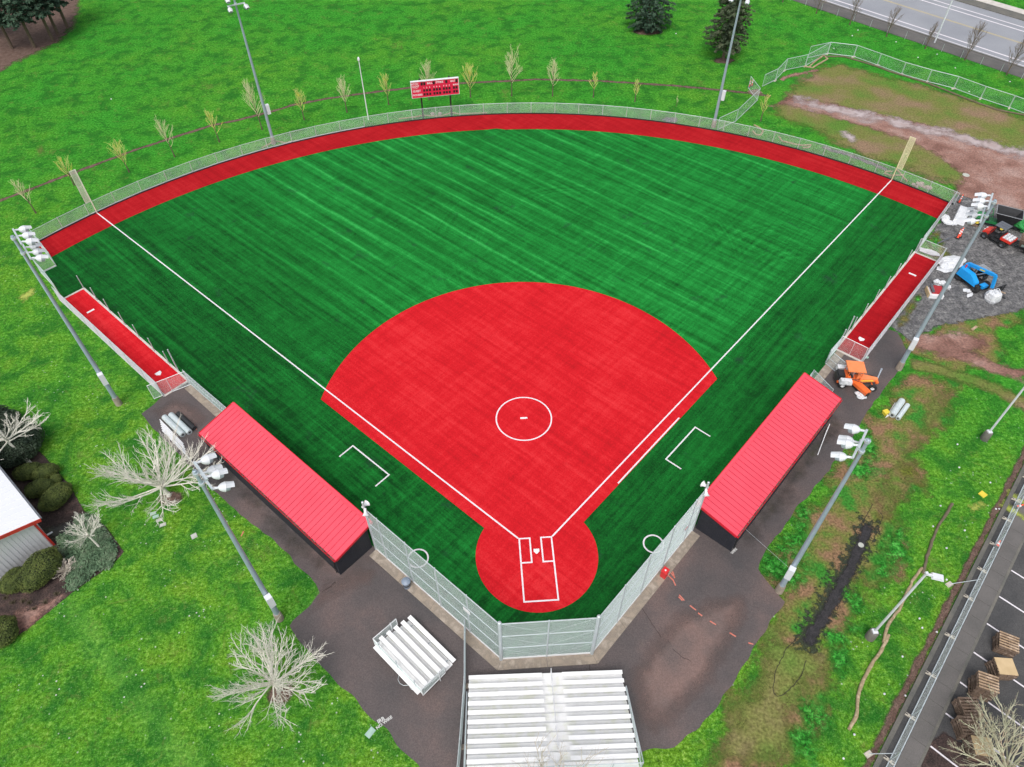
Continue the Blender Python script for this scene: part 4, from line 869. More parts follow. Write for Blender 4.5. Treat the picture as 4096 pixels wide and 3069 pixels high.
# foul poles, flag pole
def foul_pole(side, h):
    b = F(side,66.25,0); r = root('foul_pole', 'pale yellow foul pole with mesh wing at the end of the %s line' % ('third base' if side < 0 else 'first base'), 'foul pole', b, radians(45) if side > 0 else radians(135), 'foul poles')
    MB().tube((0,0,0),(0,0,h),.06,n=10).build('pole','yellow_pole' if side > 0 else 'cream',r)
    m = 'yellow_pole' if side > 0 else 'cream'; w = .62*(-side); sgn = 1 if w > 0 else -1
    fr = MB().tube((0,w,1.7),(0,w,h),.035).tube((0,0,h),(0,w,h),.035).tube((0,0,1.7),(0,w,1.7),.03).tube((0,0,(h+1.7)/2),(0,w,(h+1.7)/2),.025).build('wing_frame',m,r)
    MB().chain((0,0,0),(0,w,0),h-1.75,1.72,.05,.010).build('wing_mesh',m,fr)
foul_pole(-1,5.7); foul_pole(1,5.7)
b = g(1474,480); r = root('flag_pole','bare white flag pole behind the outfield fence left of the scoreboard','flag pole',(b.x,b.y,0))
MB().tube((0,0,0),(0,0,8.0),.075,.05,10).build('pole','white_paint',r); MB().lathe([(0,0),(0,.06),(.05,.16),(.3,.14),(.5,.0)],(0,0,8.0),n=12).build('cap','white_paint',r)
# ---------------------------------------------------------------- scoreboard
def scoreboard():
    a, b = Vector((-9.66,65.95,0)), Vector((-5.85,66.45,0)); mid = (a+b)/2; dx = (b-a).normalized(); rz = atan2(dx.y,dx.x)-.0
    # the board faces home: width 5.95 m, from 3.1 to 5.25 m above the ground
    r = root('scoreboard','red scoreboard with white lettering on two black posts behind the outfield fence','scoreboard',mid,rz)
    W, z0, z1 = 6.3, 3.12, 5.3; cz = (z0+z1)/2; H = z1-z0
    for x in (-(b-a).length/2, (b-a).length/2): MB().box((x,0,2.75),(.2,.2,5.5)).build('post','board_black',r)
    MB().box((0,-.24,cz),(W,.26,H)).build('cabinet','white_paint',r)
    face = MB().box((0,-.385,cz),(W-.16,.03,H-.14)).build('face','board_red',r)
    MB().box((0,-.26,z1+.02),(W,.34,.05)).build('top_cap','white_paint',r)
    L = W-.16; x0 = -L/2; zt = z1-.07; Hh = H-.14
    def T(x, z): return Matrix.Translation((x0+x*L, -.404, zt-z*Hh)) @ Matrix.Rotation(pi/2,4,'X')
    def tx(s, x, z, size, sx=1.0): text(s, None, 0, size, 'white_paint', 'lettering', face, .004, T(x,z), sx, bold=.008)
    tx('PITCH',.075,.115,.36,.9); tx('COUNT',.075,.275,.36,.84); MB().box((x0+.075*L,-.402,zt-.40*Hh),(.64,.006,.03)).build('underline','white_paint',face)
    tx('BALL',.392,.125,.36,.9); tx('STRIKE',.600,.12,.36,.9); tx('OUT',.885,.13,.36,.9); tx('RUNS',.938,.375,.27,1.0)
    tx('GUEST',.105,.575,.38,.9); tx('PIONEERS',.115,.83,.34,.84)
    xs = [.262,.322,.384,.474,.534,.595,.683,.742,.803]
    for k, x in enumerate(xs): tx(str(k+1), x, .385, .25, .9)
    def dig(x, z, w=.042, h=.155): MB().box((x0+x*L,-.404,zt-z*Hh),(w*L,.012,h*Hh)).build('digit_panel','board_black',face)
    for x in xs: dig(x,.565); dig(x,.82)
    for x in (.900,.955): dig(x,.56,.042,.16); dig(x,.82,.042,.16)
    for x in (.222,.278,.478,.745,.962): dig(x,.13,.045,.2)
scoreboard()
# ---------------------------------------------------------------- trees
def bare_tree(name, label, base, H, spread, kind='young', bark='bark_brown', twig='twig_yellow', lean=(0,0), seed=1, group=None, n1=9, clear=.28, tr=.06, n2=7, n3=5, tw=.011):
    q = random.Random(seed); q.uniform(0,6); r = root(name, label, 'tree', base, 0, group)
    top = Vector((lean[0],lean[1],H)); tk = MB(); cr = MB()
    def tp_(u): return Vector((lean[0]*u*u, lean[1]*u*u, H*u*.94))
    fork = clear+.08 if kind == 'spread' else .85
    pts = [tp_(fork*k/6) for k in range(7)]; rs = [tr*(1-.75*k/6*fork)*(1.35 if k == 0 else 1) for k in range(7)]
    tk.path(pts, rs, 8); tk.build('trunk', bark, r, smooth=True)
    def branch(p, d, L, rad, lvl, bend):
        k = 4 if lvl < 2 else 3; P = [Vector(p)]; d = Vector(d).normalized()
        for i in range(k):
            d = (d+Vector((q.uniform(-1,1),q.uniform(-1,1),q.uniform(-.6,.8)))*(.2 if kind == 'young' else .13)+Z*bend).normalized(); P.append(P[-1]+d*L/k)
        cr.path(P, [max(rad*(1-.8*i/k), tw*.5) for i in range(k+1)], 5 if lvl == 0 else (4 if lvl == 1 else 3))
        if lvl >= 2 and kind != 'spread' or lvl >= 3: return
        m = (n2, n3, 3)[lvl]
        for j in range(m):
            u = .25+.75*(j+q.random()*.6)/m; i = min(k-1, int(u*k)); pp = P[i].lerp(P[i+1], u*k-i) if u*k-i <= 1 else P[i+1]
            dd = (P[i+1]-P[i]).normalized(); sd_ = Vector((q.uniform(-1,1),q.uniform(-1,1),q.uniform(-.4,.7))).normalized()
            ang = .55 if kind == 'young' else .8
            branch(pp, dd+sd_*(ang if kind == 'young' else .62), L*q.uniform(.38,.62)*(1.1-u*.45), rad*.5, lvl+1, bend*.8)
    for j in range(n1):
        u = clear+(fork-clear)*(j+.3)/n1 if kind == 'young' else clear+(fork-clear)*q.random()
        az = j*2.4+q.uniform(-.4,.4); p = tp_(u)
        if kind == 'young':
            el = .75+.55*u; L = spread*(1.25-.45*abs(u-.35)*2)*q.uniform(.85,1.2)*(1.0 if u < .75 else .9)
            d = (cos(az)*cos(el), sin(az)*cos(el), sin(el)); branch(p, d, max(L, .4)*1.15, tr*.4, 0, .10)
        else:
            el = q.uniform(.05,.75) if j % 5 else q.uniform(.8,1.4); L = spread*(.55+.5*cos(el))*q.uniform(.85,1.0)
            d = (cos(az)*cos(el), sin(az)*cos(el), sin(el)); branch(p, d, L, tr*.5, 0, .03)
    cr.build('crown', twig, r)
    return r
YT = [((144,853),4.9,1.1,(-.6,0),'thin bare sapling nearest the left end of the outfield row'), ((298,742),4.0,1.2,(0,0),'bare young tree behind the left foul pole'), ((517,689),4.0,1.5,(-.5,0),'straggly bare young tree leaning left, third from the left of the outfield row'),
 ((699,628),5.3,1.6,(-.6,0),'wide bare young tree with long crooked shoots, fourth from the left of the outfield row'), ((878,569),4.6,1.15,(-.3,0),'bare young tree just left of the tall one by the left field light pole'), ((1049,520),7.0,1.7,(-.5,0),'tallest yellowish bare tree beside the left field light pole'),
 ((1217,480),4.4,1.3,(0,0),'bare yellowish tree just right of the left field light pole'), ((1388,450),5.3,1.25,(0,0),'bare pale tree just left of the flag pole'), ((1554.5,419),4.7,1.25,(0,0),'bare yellowish tree between the flag pole and the scoreboard'), ((1716,400),5.5,1.6,(0,0),'bare tree directly behind the scoreboard'),
 ((1882,390),4.9,1.4,(0,0),'dense yellow-twigged tree just right of the scoreboard'), ((2047,385),7.2,1.75,(.1,0),'tallest pale full-crowned bare tree in the middle of the outfield row'), ((2210,385),5.8,1.3,(0,0),'pale upright bare tree right of the tallest middle one'), ((2373,390),4.1,.85,(0,0),'slim bare yellowish tree, second to the right of the tallest middle one'),
 ((2539,408),3.7,.75,(0,0),'thin small yellowish tree next to the tiny bare sapling in the outfield row'), ((2705,427),1.6,.15,(0,0),'tiny bare sapling twig in the right part of the outfield row'), ((2880,413),2.0,.45,(0,0),'small yellowish sapling behind the right field light pole'), ((3042,485),4.4,.8,(0,0),'yellowish young tree beside the crossing fence panels')]
for k, (b, H, sp, ln, lab) in enumerate(YT):
    p = g(*b); pale = 'twig_yellow' if k in (2,4,6,8,10,13,14,16,17,1) else 'twig_pale'
    n1 = 20 if k in (9,10,11,12,7,5) else (13 if H > 3 else 4)
    bare_tree('young_tree', lab, (p.x,p.y,0), H*.93, sp*.92, 'young', 'bark_brown', pale, ln, 10+k, 'young trees behind the outfield fence', n1=n1, tr=.075 if H > 3 else .03, n2=4, n3=4, tw=.012)
RT = [((3130,10),4.0,'far left bare brown tree beside the road, cut by the top edge'), ((3264.5,54.7),4.6,'bare brown tree beside the road, second from the left'), ((3398,99.5),5.4,'tall thin bare tree beside the road, third from the left'), ((3545,147),4.4,'thin bare tree beside the road, left of the white street lamp by two'), ((3700,196),3.9,'small bare tree just left of the tall white road lamp'), ((3859,241),5.6,'dense brown bare tree right of the road lamp'), ((4025,301),5.4,'rightmost dense brown bare tree beside the road')]
for k, (b, H, lab) in enumerate(RT):
    p = g(*b); bare_tree('roadside_tree', lab, (p.x,p.y,0), H, 1.3 if k != 4 else .9, 'young', 'bark_brown', 'twig_brown', (.4,0), 50+k, 'bare trees along the road', n1=22 if k > 4 else 15, tr=.08, clear=.15, n2=6, n3=4, tw=.016)
bare_tree('bare_tree','big spreading bare tree between the third base dugout and the shrub bed',(-28.83,7.16,0),5.4,4.2,'spread','bark_pale','bark_pale',(-2.9,1.0),101,None,n1=22,clear=.2,tr=.16,n2=7,n3=5,tw=.007)
bare_tree('bare_tree','pale bare tree with a round crown at the lower left beside the asphalt',(-17.73,-8.77,0),4.4,3.3,'spread','bark_pale','bark_pale',(-.2,.5),102,None,n1=28,clear=.3,tr=.12,n2=8,n3=4,tw=.007)
bare_tree('bare_tree','slim bare tree growing out of the ground cover bed',(-32.79,2.70,0),4.6,1.7,'spread','bark_pale','bark_pale',(-1.6,.8),103,None,n1=12,clear=.35,tr=.085,n2=6,n3=4,tw=.014)
bare_tree('bare_tree','pale bare tree over the dark shrubs at the left edge',(-41.18,11.15,0),6.0,3.0,'spread','bark_pale','bark_pale',(-2.2,1.0),104,None,n1=14,clear=.45,tr=.14,n2=7,n3=4,tw=.016)
bare_tree('bare_shrub','small pale twiggy bare shrub between the clipped bushes',(g(262,2290).x,g(262,2290).y,0),1.6,1.0,'spread','twig_tan','twig_tan',(0,0),105,None,n1=22,clear=.02,tr=.05,n2=6,n3=4,tw=.014)
p = g(3985,3110); bare_tree('bare_tree','lichen-covered bare tree over the pallets at the lower right corner',(p.x,p.y,0),5.0,3.7,'spread','bark_lichen','bark_lichen',(.0,.6),106,None,n1=22,clear=.25,tr=.13,n2=7,n3=5,tw=.010)
bare_tree('bare_tree','thin bare tree reaching over the back rows of the grandstand',(-.9,-18.2,0),9.6,3.4,'young','bark_pale','twig_tan',(.2,2.0),107,None,n1=26,clear=.3,tr=.09,n2=5,n3=3,tw=.008)
soft('tree_ring', [Vector((-28.6+cos(a)*1.0,6.9+sin(a)*.8,0)) for a in np.linspace(0,2*pi,12)[:-1]], 'litter_soft', 2, .25, .5, .3)
soft('tree_ring', [Vector((-17.6+cos(a)*1.0,-9.0+sin(a)*.8,0)) for a in np.linspace(0,2*pi,12)[:-1]], 'litter_soft', 2, .25, .5, .3)
def leaf(mb, c, n, s, q):
    n = n.normalized(); x = n.orthogonal().normalized(); x = Quaternion(n, q.uniform(0,6.28)) @ x; y = n.cross(x); mb.v += [tuple(c-x*s), tuple(c-y*s*.45), tuple(c+x*s), tuple(c+y*s*.45)]; k = len(mb.v); mb.f.append((k-4,k-3,k-2,k-1))
def conifer(label, base, H, rad, clear, N, m, seed, dens=1.0, group='evergreen trees', shape=1.0):
    q = random.Random(seed); r = root('evergreen_tree', label, 'tree', base, 0, group)
    MB().path([(0,0,0),(.05,.05,H*.5),(0,0,H*.98)],[.26,.17,.03],8).build('trunk','bark_brown',r,smooth=True); mb = MB(); br = MB()
    nb = int(N/55)
    for k in range(nb):
        u = (k+.5)/nb; z = clear+(H-clear)*u; az = k*2.39996+q.uniform(-.3,.3); prof = (1-u)**.75*shape+.06
        prof *= min(1, .55+u*4)*(1+.25*mnoise.noise(Vector((cos(az)*1.3,sin(az)*1.3,z*.35+seed)))*2); L = rad*prof*q.uniform(.82,1.12)
        d = Vector((cos(az),sin(az),-.18+.55*u)).normalized(); p0 = Vector((0,0,z)); br.tube(p0,p0+d*L,.03,.008,4,False)
        sx = Vector((-sin(az),cos(az),0))
        for j in range(55):
            w = sqrt(q.random()); c = p0+d*L*w+sx*q.gauss(0,.16)*L*(1.15-w)*1.3+Z*(q.uniform(-.12,.10)-.12*w*w*L*.4)
            leaf(mb, c, Vector((q.uniform(-.7,.7)+d.x*.4,q.uniform(-.7,.7)+d.y*.4,1)), q.uniform(.10,.22)*dens, q)
    br.build('branches','bark_brown',r); mb.build('crown',m,r)
conifer('dark bushy blue-green evergreen at the top centre with branches to the ground',(25.68,92.3,0),11.5,3.8,.5,15000,'needles',31,1.25,shape=1.05)
conifer('tall dark evergreen with a bare lower trunk right of the bushy one',(35.12,80.6,0),13.5,4.0,2.0,15000,'needles_olive',32,1.2,shape=.85)
for k, (b, H, rr, lab) in enumerate((((49.7,194),15,3.6,'pine nearest the left edge in the top left grove'), ((139,191),14,3.4,'pine with a leaning trunk in front of the top left grove'), ((211,162),15,3.5,'pine in the middle of the top left grove'), ((231,137),15,3.6,'pine behind the middle one in the top left grove'), ((271,112),14,3.6,'rightmost pine of the top left grove'), ((-40,150),15,3.8,'pine at the very left edge of the top left grove'))):
    p = g(*b); conifer(lab, (p.x,p.y,0), H, rr, 4.2, 8500, 'needles', 40+k, 1.5, 'pines in the top left grove', shape=1.0)
soft('tree_ring', [Vector((25.7+cos(a)*2.6,91.3+sin(a)*1.6,0)) for a in np.linspace(0,2*pi,12)[:-1]], 'litter_soft', 2, .4, .8, .5)
soft('tree_ring', [Vector((35.1+cos(a)*1.8,80.1+sin(a)*1.2,0)) for a in np.linspace(0,2*pi,12)[:-1]], 'litter_soft', 2, .4, .7, .4)
# clipped shrubs and ground cover at the left
def shrub(label, c, rx, ry, rz_, h, m='yew', N=5200, seed=1, ls=.065, group='clipped yew bushes', name='clipped_bush'):
    q = random.Random(seed); r = root(name, label, 'bush', (c[0],c[1],0), rz_, group)
    core = MB(); lf = MB(); nu, nv = 20, 12; vs = []
    def R_(d): return 1+.10*mnoise.noise(Vector((d.x*1.6+seed,d.y*1.6,d.z*1.6)))*1.6+.04*mnoise.noise(Vector((d.x*5,d.y*5+seed,d.z*5)))
    def P_(d, k=1.0): s_ = R_(d)*k; return Vector((d.x*rx*s_, d.y*ry*s_, h*.48+d.z*h*.52*s_))
    for j in range(nv+1):
        for i in range(nu): th = pi*j/nv; ph = 2*pi*i/nu; d = Vector((sin(th)*cos(ph),sin(th)*sin(ph),cos(th))); vs.append(P_(d,.93))
    core.add(vs, [(j*nu+i,j*nu+(i+1)%nu,(j+1)*nu+(i+1)%nu,(j+1)*nu+i) for j in range(nv) for i in range(nu)]); core.build('branches','core',r)  # closed dark core hull behind the leaf cards, in place of branches
    for k in range(N):
        d = Vector((q.gauss(0,1),q.gauss(0,1),q.gauss(0,1)+.15)).normalized()
        if d.z < -.75: continue
        leaf(lf, P_(d,q.uniform(.93,1.05)), d+Vector((q.uniform(-.8,.8),q.uniform(-.8,.8),q.uniform(-.3,.8))), q.uniform(.6,1.3)*ls, q)
    lf.build('foliage', m, r)
def sc(k, x, y, z): p = t(k,x,y,z); return (p.x,p.y)
shrub('round clipped bush nearest the building eave, upper left of the group of four', sc('i',222,780,.5), 1.08,.70,.25,1.1,seed=1)
shrub('round clipped bush at the top of the group of four beside the lawn edge', sc('i',360,785,.5), 1.0,.70,.5,1.1,seed=2)
shrub('rounded clipped bush below the eave in the middle of the group of four', sc('i',318,915,.5), 1.1,.72,.4,1.15,seed=3)
shrub('largest elongated clipped bush, lowest of the group of four', sc('i',450,985,.6), .85,1.35,-.62,1.4,seed=4,N=7000)
shrub('small round clipped bush tucked beside the group of four', sc('i',440,830,.5), .42,.42,0,.7,seed=8,N=1800)
shrub('large clipped bush against the white building\'s end wall', sc('i',320,1560,.9), 1.1,1.7,-.5,1.9,seed=5,N=8000)
shrub('clipped bush left of the large one against the end wall', sc('j',115,140,.7), .82,1.05,-.5,1.3,seed=6)
shrub('clipped bush at the left edge at the bottom of the planting bed', sc('j',15,565,.6), 1.0,1.1,0,1.5,seed=7)
shrub('big dark loose shrub under the pale tree at the left edge', sc('i',60,560,1.2), 2.6,2.2,.3,2.6,'dark_shrub',9000,9,.09,'loose dark shrubs','loose_shrub')
shrub('dark loose shrub at the left edge above the clipped bushes', sc('i',-40,420,1.2), 1.8,2.2,.3,2.4,'dark_shrub',6000,10,.09,'loose dark shrubs','loose_shrub')
bed = tp('i', [(-900,-150),(-300,60),(0,270),(180,470),(400,690),(560,880),(680,1090),(860,1220),(1005,1420)])+tp('j', [(930,0),(570,260),(200,560),(0,690),(-400,1000),(-900,1100)])
soft('planting_bed', bed, 'bed_soil', 2, .3, .4, .3)
soft('reddish_bed_soil', tp('j', [(80,400),(300,330),(560,230),(420,380),(200,560),(60,640)]), 'soil', 3, .3, .8, .4)
soft('dark_path', tp('i', [(300,1230),(480,1190),(640,1110),(600,1230),(480,1320),(400,1350)]), 'wet_asphalt', 3, .25, .4, .3)
q = random.Random(5); mb = MB(); gc = tp('i', [(640,1150),(730,1130),(830,1230),(930,1380),(950,1450),(900,1560)])+tp('j', [(830,60),(700,150),(590,240),(545,220),(540,150),(590,60)])+tp('i', [(570,1500),(480,1400),(470,1330),(560,1250)])
xs = [p.x for p in gc]; ys = [p.y for p in gc]
def inside(x, y, P):
    c = False
    for a, b in zip(P, P[1:]+P[:1]):
        if (a.y > y) != (b.y > y) and x < (b.x-a.x)*(y-a.y)/(b.y-a.y)+a.x: c = not c
    return c
k = 0
while k < 20000:
    x, y = q.uniform(min(xs),max(xs)), q.uniform(min(ys),max(ys)); k += 1
    if inside(x+q.gauss(0,.12), y+q.gauss(0,.12), gc):
        h = .22+.22*mnoise.noise(Vector((x*1.2,y*1.2,0)))+.15*mnoise.noise(Vector((x*4,y*4,3)))
        leaf(mb, Vector((x,y,max(.05,h+q.uniform(-.12,.08)))), Vector((q.uniform(-.8,.8),q.uniform(-.8,.8),1)), q.uniform(.05,.11), q)
tag(mb.build('ground_cover','cover_leaves'), 'low grey-green leafy ground cover filling the corner of the bed', 'ground cover', kind='stuff')
q = random.Random(9); 
for k, (x, y) in enumerate(((50,290),(110,330),(190,320),(240,330),(280,380),(370,330),(460,260))):
    p = t('j',x,y); mb = MB()
    for j in range(90): a = q.uniform(0,6.28); e = q.uniform(.3,1.4); d = Vector((cos(a)*cos(e),sin(a)*cos(e),sin(e))); mb.tube((0,0,0), d*q.uniform(.15,.38), .008, .003, 3, False)
    o = mb.build('grass_clump','straw_old'); o.location = (p.x,p.y,.02); tag(o, 'small dry clump of bed planting, number %d from the left edge in the brown bed' % (k+1) if False else 'low dry grassy clump in the brown bed below the clipped bushes', 'plant', 'dry clumps in the bed')
# ---------------------------------------------------------------- building
def building():
    o = F(-1,28.05,23.46); r = root('metal_building','white metal building with white roof and red trim at the left edge','building',o,radians(135))
    # local x: along s (away from home), local y: outward (d)
    L, W, ze = 26.0, 16.0, 3.62; zr = ze+.30*8.0
    def gab(y): return ze+.30*min(y, W-y)
    MB().add([(0,0,0),(L,0,0),(L,0,ze),(0,0,ze)],[(0,1,2,3)]).build('side_wall','building_white',r)
    MB().add([(0,0,0),(0,W,0),(0,W,ze),(0,W/2,zr),(0,0,ze)],[(4,3,2,1,0)]).build('gable_wall','building_white',r)
    MB().add([(L,0,0),(L,W,0),(L,W,ze),(L,W/2,zr),(L,0,ze)],[(0,1,2,3,4)]).add([(0,W,0),(L,W,0),(L,W,ze),(0,W,ze)],[(3,2,1,0)]).build('back_wall','building_white',r)
    mb = MB()
    for k in range(53): y = .15+k*.3; mb.box((-.012,y,gab(y)/2),(.024,.035,gab(y)-.04))
    for k in range(84): mb.box((.1+k*.31,-.012,ze/2),(.035,.024,ze-.1))
    mb.build('wall_rib','building_white',r)
    e, ov = .50, .45; zl = ze+.13-.30*e
    for sg in (0, 1):
        ya, yb = (-e, W/2) if not sg else (W+e, W/2); za, zb = zl, zr+.13
        rf = MB().add([(-ov,ya,za),(L+ov,ya,za),(L+ov,yb,zb),(-ov,yb,zb),(-ov,ya,za-.08),(L+ov,ya,za-.08),(L+ov,yb,zb-.08),(-ov,yb,zb-.08)],[(0,1,2,3) if not sg else (3,2,1,0),(4,7,6,5),(0,4,5,1),(2,6,7,3),(0,3,7,4),(1,5,6,2)]).build('roof','building_roof',r)
        mb = MB()
        for k in range(44): x = -ov+.3+k*.61; mb.bar((x,ya,za+.012),(x,yb,zb+.012),.04,.03)
        mb.build('roof_rib','building_roof',rf)
        MB().bar((-ov-.03,ya,za-.12),(-ov-.03,yb,zb-.12),.06,.30).build('rake_trim','trim_red',rf)
        if not sg: MB().bar((-ov,ya-.07,za-.04),(L+ov,ya-.07,za-.04),.13,.09).build('gutter','grey_plastic',rf)
    MB().box((-.035,-.0,ze/2),(.07,.16,ze)).build('corner_trim','trim_red',r)
    MB().box((.1,-.035,ze/2),(.16,.06,ze)).build('corner_trim','building_white',r)
    MB().tube((.9,-.05,.35),(.9,-.45,.3),.07,n=10).build('vent_pipe','white_paint',r)
building()
# ---------------------------------------------------------------- right: kerb, walk, parking
sA, sB = -14, 60
def band(name, d0, d1, z0, z1, m, s0=sA, s1=sB): return struct(name, MB().prism([F(1,s0,d0)[:2],F(1,s0,d1)[:2],F(1,s1,d1)[:2],F(1,s1,d0)[:2]], z0, z1), m)
soft('leaf_litter_strip', [F(1,sA,24.15),F(1,sA,24.75),F(1,46,24.75),F(1,46,24.15)], 'litter_soft', 5, .25, .3, .3)
band('kerb', 24.72, 25.0, -.2, .13, 'kerb_concrete')
band('asphalt_margin', 25.0, 25.75, -.2, .02, 'parking_asphalt')
mb = MB(); s = sA
while s < sB: mb.prism([F(1,s+.012,25.75)[:2],F(1,s+.012,26.75)[:2],F(1,s+1.5,26.75)[:2],F(1,s+1.5,25.75)[:2]],-.2,.06); s += 1.52
struct('sidewalk', mb, 'sidewalk'); band('sidewalk_bed', 25.75, 26.75, -.2, .04, 'black_fill' if False else 'kerb_concrete')
band('kerb', 26.75, 26.92, -.2, .07, 'kerb_concrete')
flat('parking_lot', [F(1,sA-20,26.92),F(1,sA-20,70),F(1,sB,70),F(1,sB,26.92)], 'parking_asphalt', 6)
for k, s in enumerate((21.85,19.15,16.5,13.83,11.2,8.6,6.0,3.4,.8,-1.8)): line('stall_line', [F(1,s,26.95), F(1,s-.3,32.0)], .11, 8, 'white_line')
soft('reddish_bed_soil', tp('m', [(1400,1480),(1560,1360),(1800,1500),(2000,1700),(1300,1750)]), 'bed_soil', 7, .3, .6, .4)
for k, s in enumerate((28.3,26.9)): soft('yellow_paint_mark', [F(1,s,24.4),F(1,s+.9,24.5),F(1,s+.5,26.5),F(1,s-.2,26.4)], 'paint_yellow', 20, .15, .5, .2)
soft('yellow_paint_mark', tp('n', [(1740,1040),(1860,1010),(1930,1040),(1800,1130)]), 'paint_yellow', 7, .2, .7, .3)
soft('yellow_paint_mark', tp('Z', []) if False else [g(x,y) for x,y in ((60,1190),(140,1140),(150,1170),(90,1215))], 'paint_yellow', 2, .2, .8, .3)
# temporary fence panels
def tf_panel(label, a, b, H=1.75, group='temporary fence panels', feet=True):
    a = Vector(a); b = Vector(b); r = root('temporary_fence', label, 'fence panel', (a+b)/2, atan2((b-a).y,(b-a).x), group); L = (b-a).length; h = L/2-.04
    MB().chain((-h,0,0),(h,0,0),H-.12,.12,.10,.0019).build('chain_mesh','wire',r)
    fr = MB()
    for z in (.1,H): fr.tube((-h,0,z),(h,0,z),.036)
    for x in (-h,h): fr.tube((x,0,.02),(x,0,H+.04),.028)
    fr.build('frame','galvanised',r)
TFU = [t('c',1745,1050), t('c',1895,980), t('c',2070,810)]
TFU2 = tp('d', [(105,700),(210,650),(285,570),(450,535),(630,435),(840,460),(1030,528),(1225,600),(1430,660),(1645,715),(1860,795),(2090,870),(2330,960),(2600,1060)])
names = ['starting at the right field light pole','joining the outfield fence panels to the drain crossing']
for k in range(2): tf_panel('temporary wire fence panel '+names[k], TFU[k], TFU[k+1])
tf_panel('temporary wire fence panel folded across the drain', t('c',2000,712), t('c',2095,815)) if False else tf_panel('temporary wire fence panel set crosswise over the drain', t('c',1995,712), t('c',2070,812))
wh = ['first','second','third','fourth','fifth','sixth','seventh','eighth','ninth','tenth','eleventh','twelfth','thirteenth']
for k in range(13): tf_panel('temporary wire fence panel round the muddy field, %s from the drain' % wh[k], TFU2[k], TFU2[k+1])
tf_panel('short wire fence panel turned out at the corner of the muddy field', t('d',630,435)+Vector((0,0,0)), t('d',470,470))
for k, p in enumerate(TFU2[:13]):
    if k in (0,): continue
    o = MB().box((0,0,.07),(.7,.22,.14),taper=.8).build('fence_foot','tan_foot'); o.location = p+Vector((0,-.05,0)); o.rotation_euler = (0,0,R.uniform(0,1)); tag(o, 'tan plastic foot of the muddy field fence, %s from the drain' % wh[k-1], 'fence foot', 'temporary fence feet')  # plastic foot under the joints of the temporary fence
SF = [26.9,23.9,20.9,17.75,14.45,11.0,7.4,3.5,-.5,-4.5,-8.5]
SF = [34.6,31.2,28.4,26.1,23.2,20.45,17.6,13.9,10.4,6.9,3.5,-.2,-4]
LB = ['topmost at the right edge','second from the top','third from the top','fourth from the top','fifth from the top','sixth from the top','just above the long brace','just below the long brace','level with the upper pallets','level with the middle pallets','above the bottom brace','below the bottom brace']
for k in range(len(SF)-1):
    tf_panel('wire fence panel along the sidewalk, '+LB[k], F(1,SF[k],25.35), F(1,SF[k+1],25.35), 1.85, 'fence panels along the sidewalk')
proto = None
for k, s in enumerate(SF[1:-1]):
    if proto is None:
        proto = root('fence_foot','pale slotted plastic foot under the sidewalk fence, first from the top','fence foot',(0,0,0),0,'sidewalk fence feet')  # slotted plastic fence foot, copied along the sidewalk
        MB().box((0,0,.05),(.85,.2,.1),taper=.85).build('block','tan_foot',proto); MB().box((.25,0,.105),(.18,.07,.012)).box((-.25,0,.105),(.18,.07,.012)).build('slot','black_plastic',proto)
        c = proto; p = F(1,s,25.32,.03); c.location = p; c.rotation_euler = (0,0,radians(-40))
    else: dup(proto, F(1,s,25.32,.03), radians(-40)+R.uniform(-.12,.12), 'pale slotted plastic foot under the sidewalk fence, %s from the top' % wh[k])
for lab, s, pk in (('upper','',(1610,180)),('lower','',(960,1545))):
    a = t('m',*pk); b = t('m',1840,200) if lab == 'upper' else t('m',1150,1580)
    r = root('diagonal_stay','%s diagonal stay reaching onto the grass from the sidewalk fence' % lab,'brace',a,0,'fence stays'); b = Vector((b.x,b.y,0))
    q = F(1,(b.x*.7071+b.y*.7071),25.35); MB().tube(a+Z*.08,q+Z*.9,.025).build('stay','galvanised',r,True); MB().box((0,0,.05),(.5,.35,.1),rz=.4,taper=.85).build('foot','tan_foot',r)
for k, (s, lab) in enumerate(((27.6,'upper'),(23.0,'middle'),(22.0,'lower'))):
    if k == 2: continue
    p = F(1,s,25.5,.02); r = root('traffic_cone','%s orange traffic cone tipped against the sidewalk fence' % lab,'cone',p,radians(40*k),'cones at the sidewalk fence')
    MB().lathe([(0,.14),(.6,.03)],(0,0,.17),axis=(.9,.1,.35),n=12).build('cone','cone_orange',r,smooth=True); MB().lathe([(.22,.108),(.36,.082)],(0,0,.17),axis=(.9,.1,.35),n=12).build('white_band','white_paint',r); MB().box((-.05,0,.17),(.05,.34,.34)).build('base','black_plastic',r)
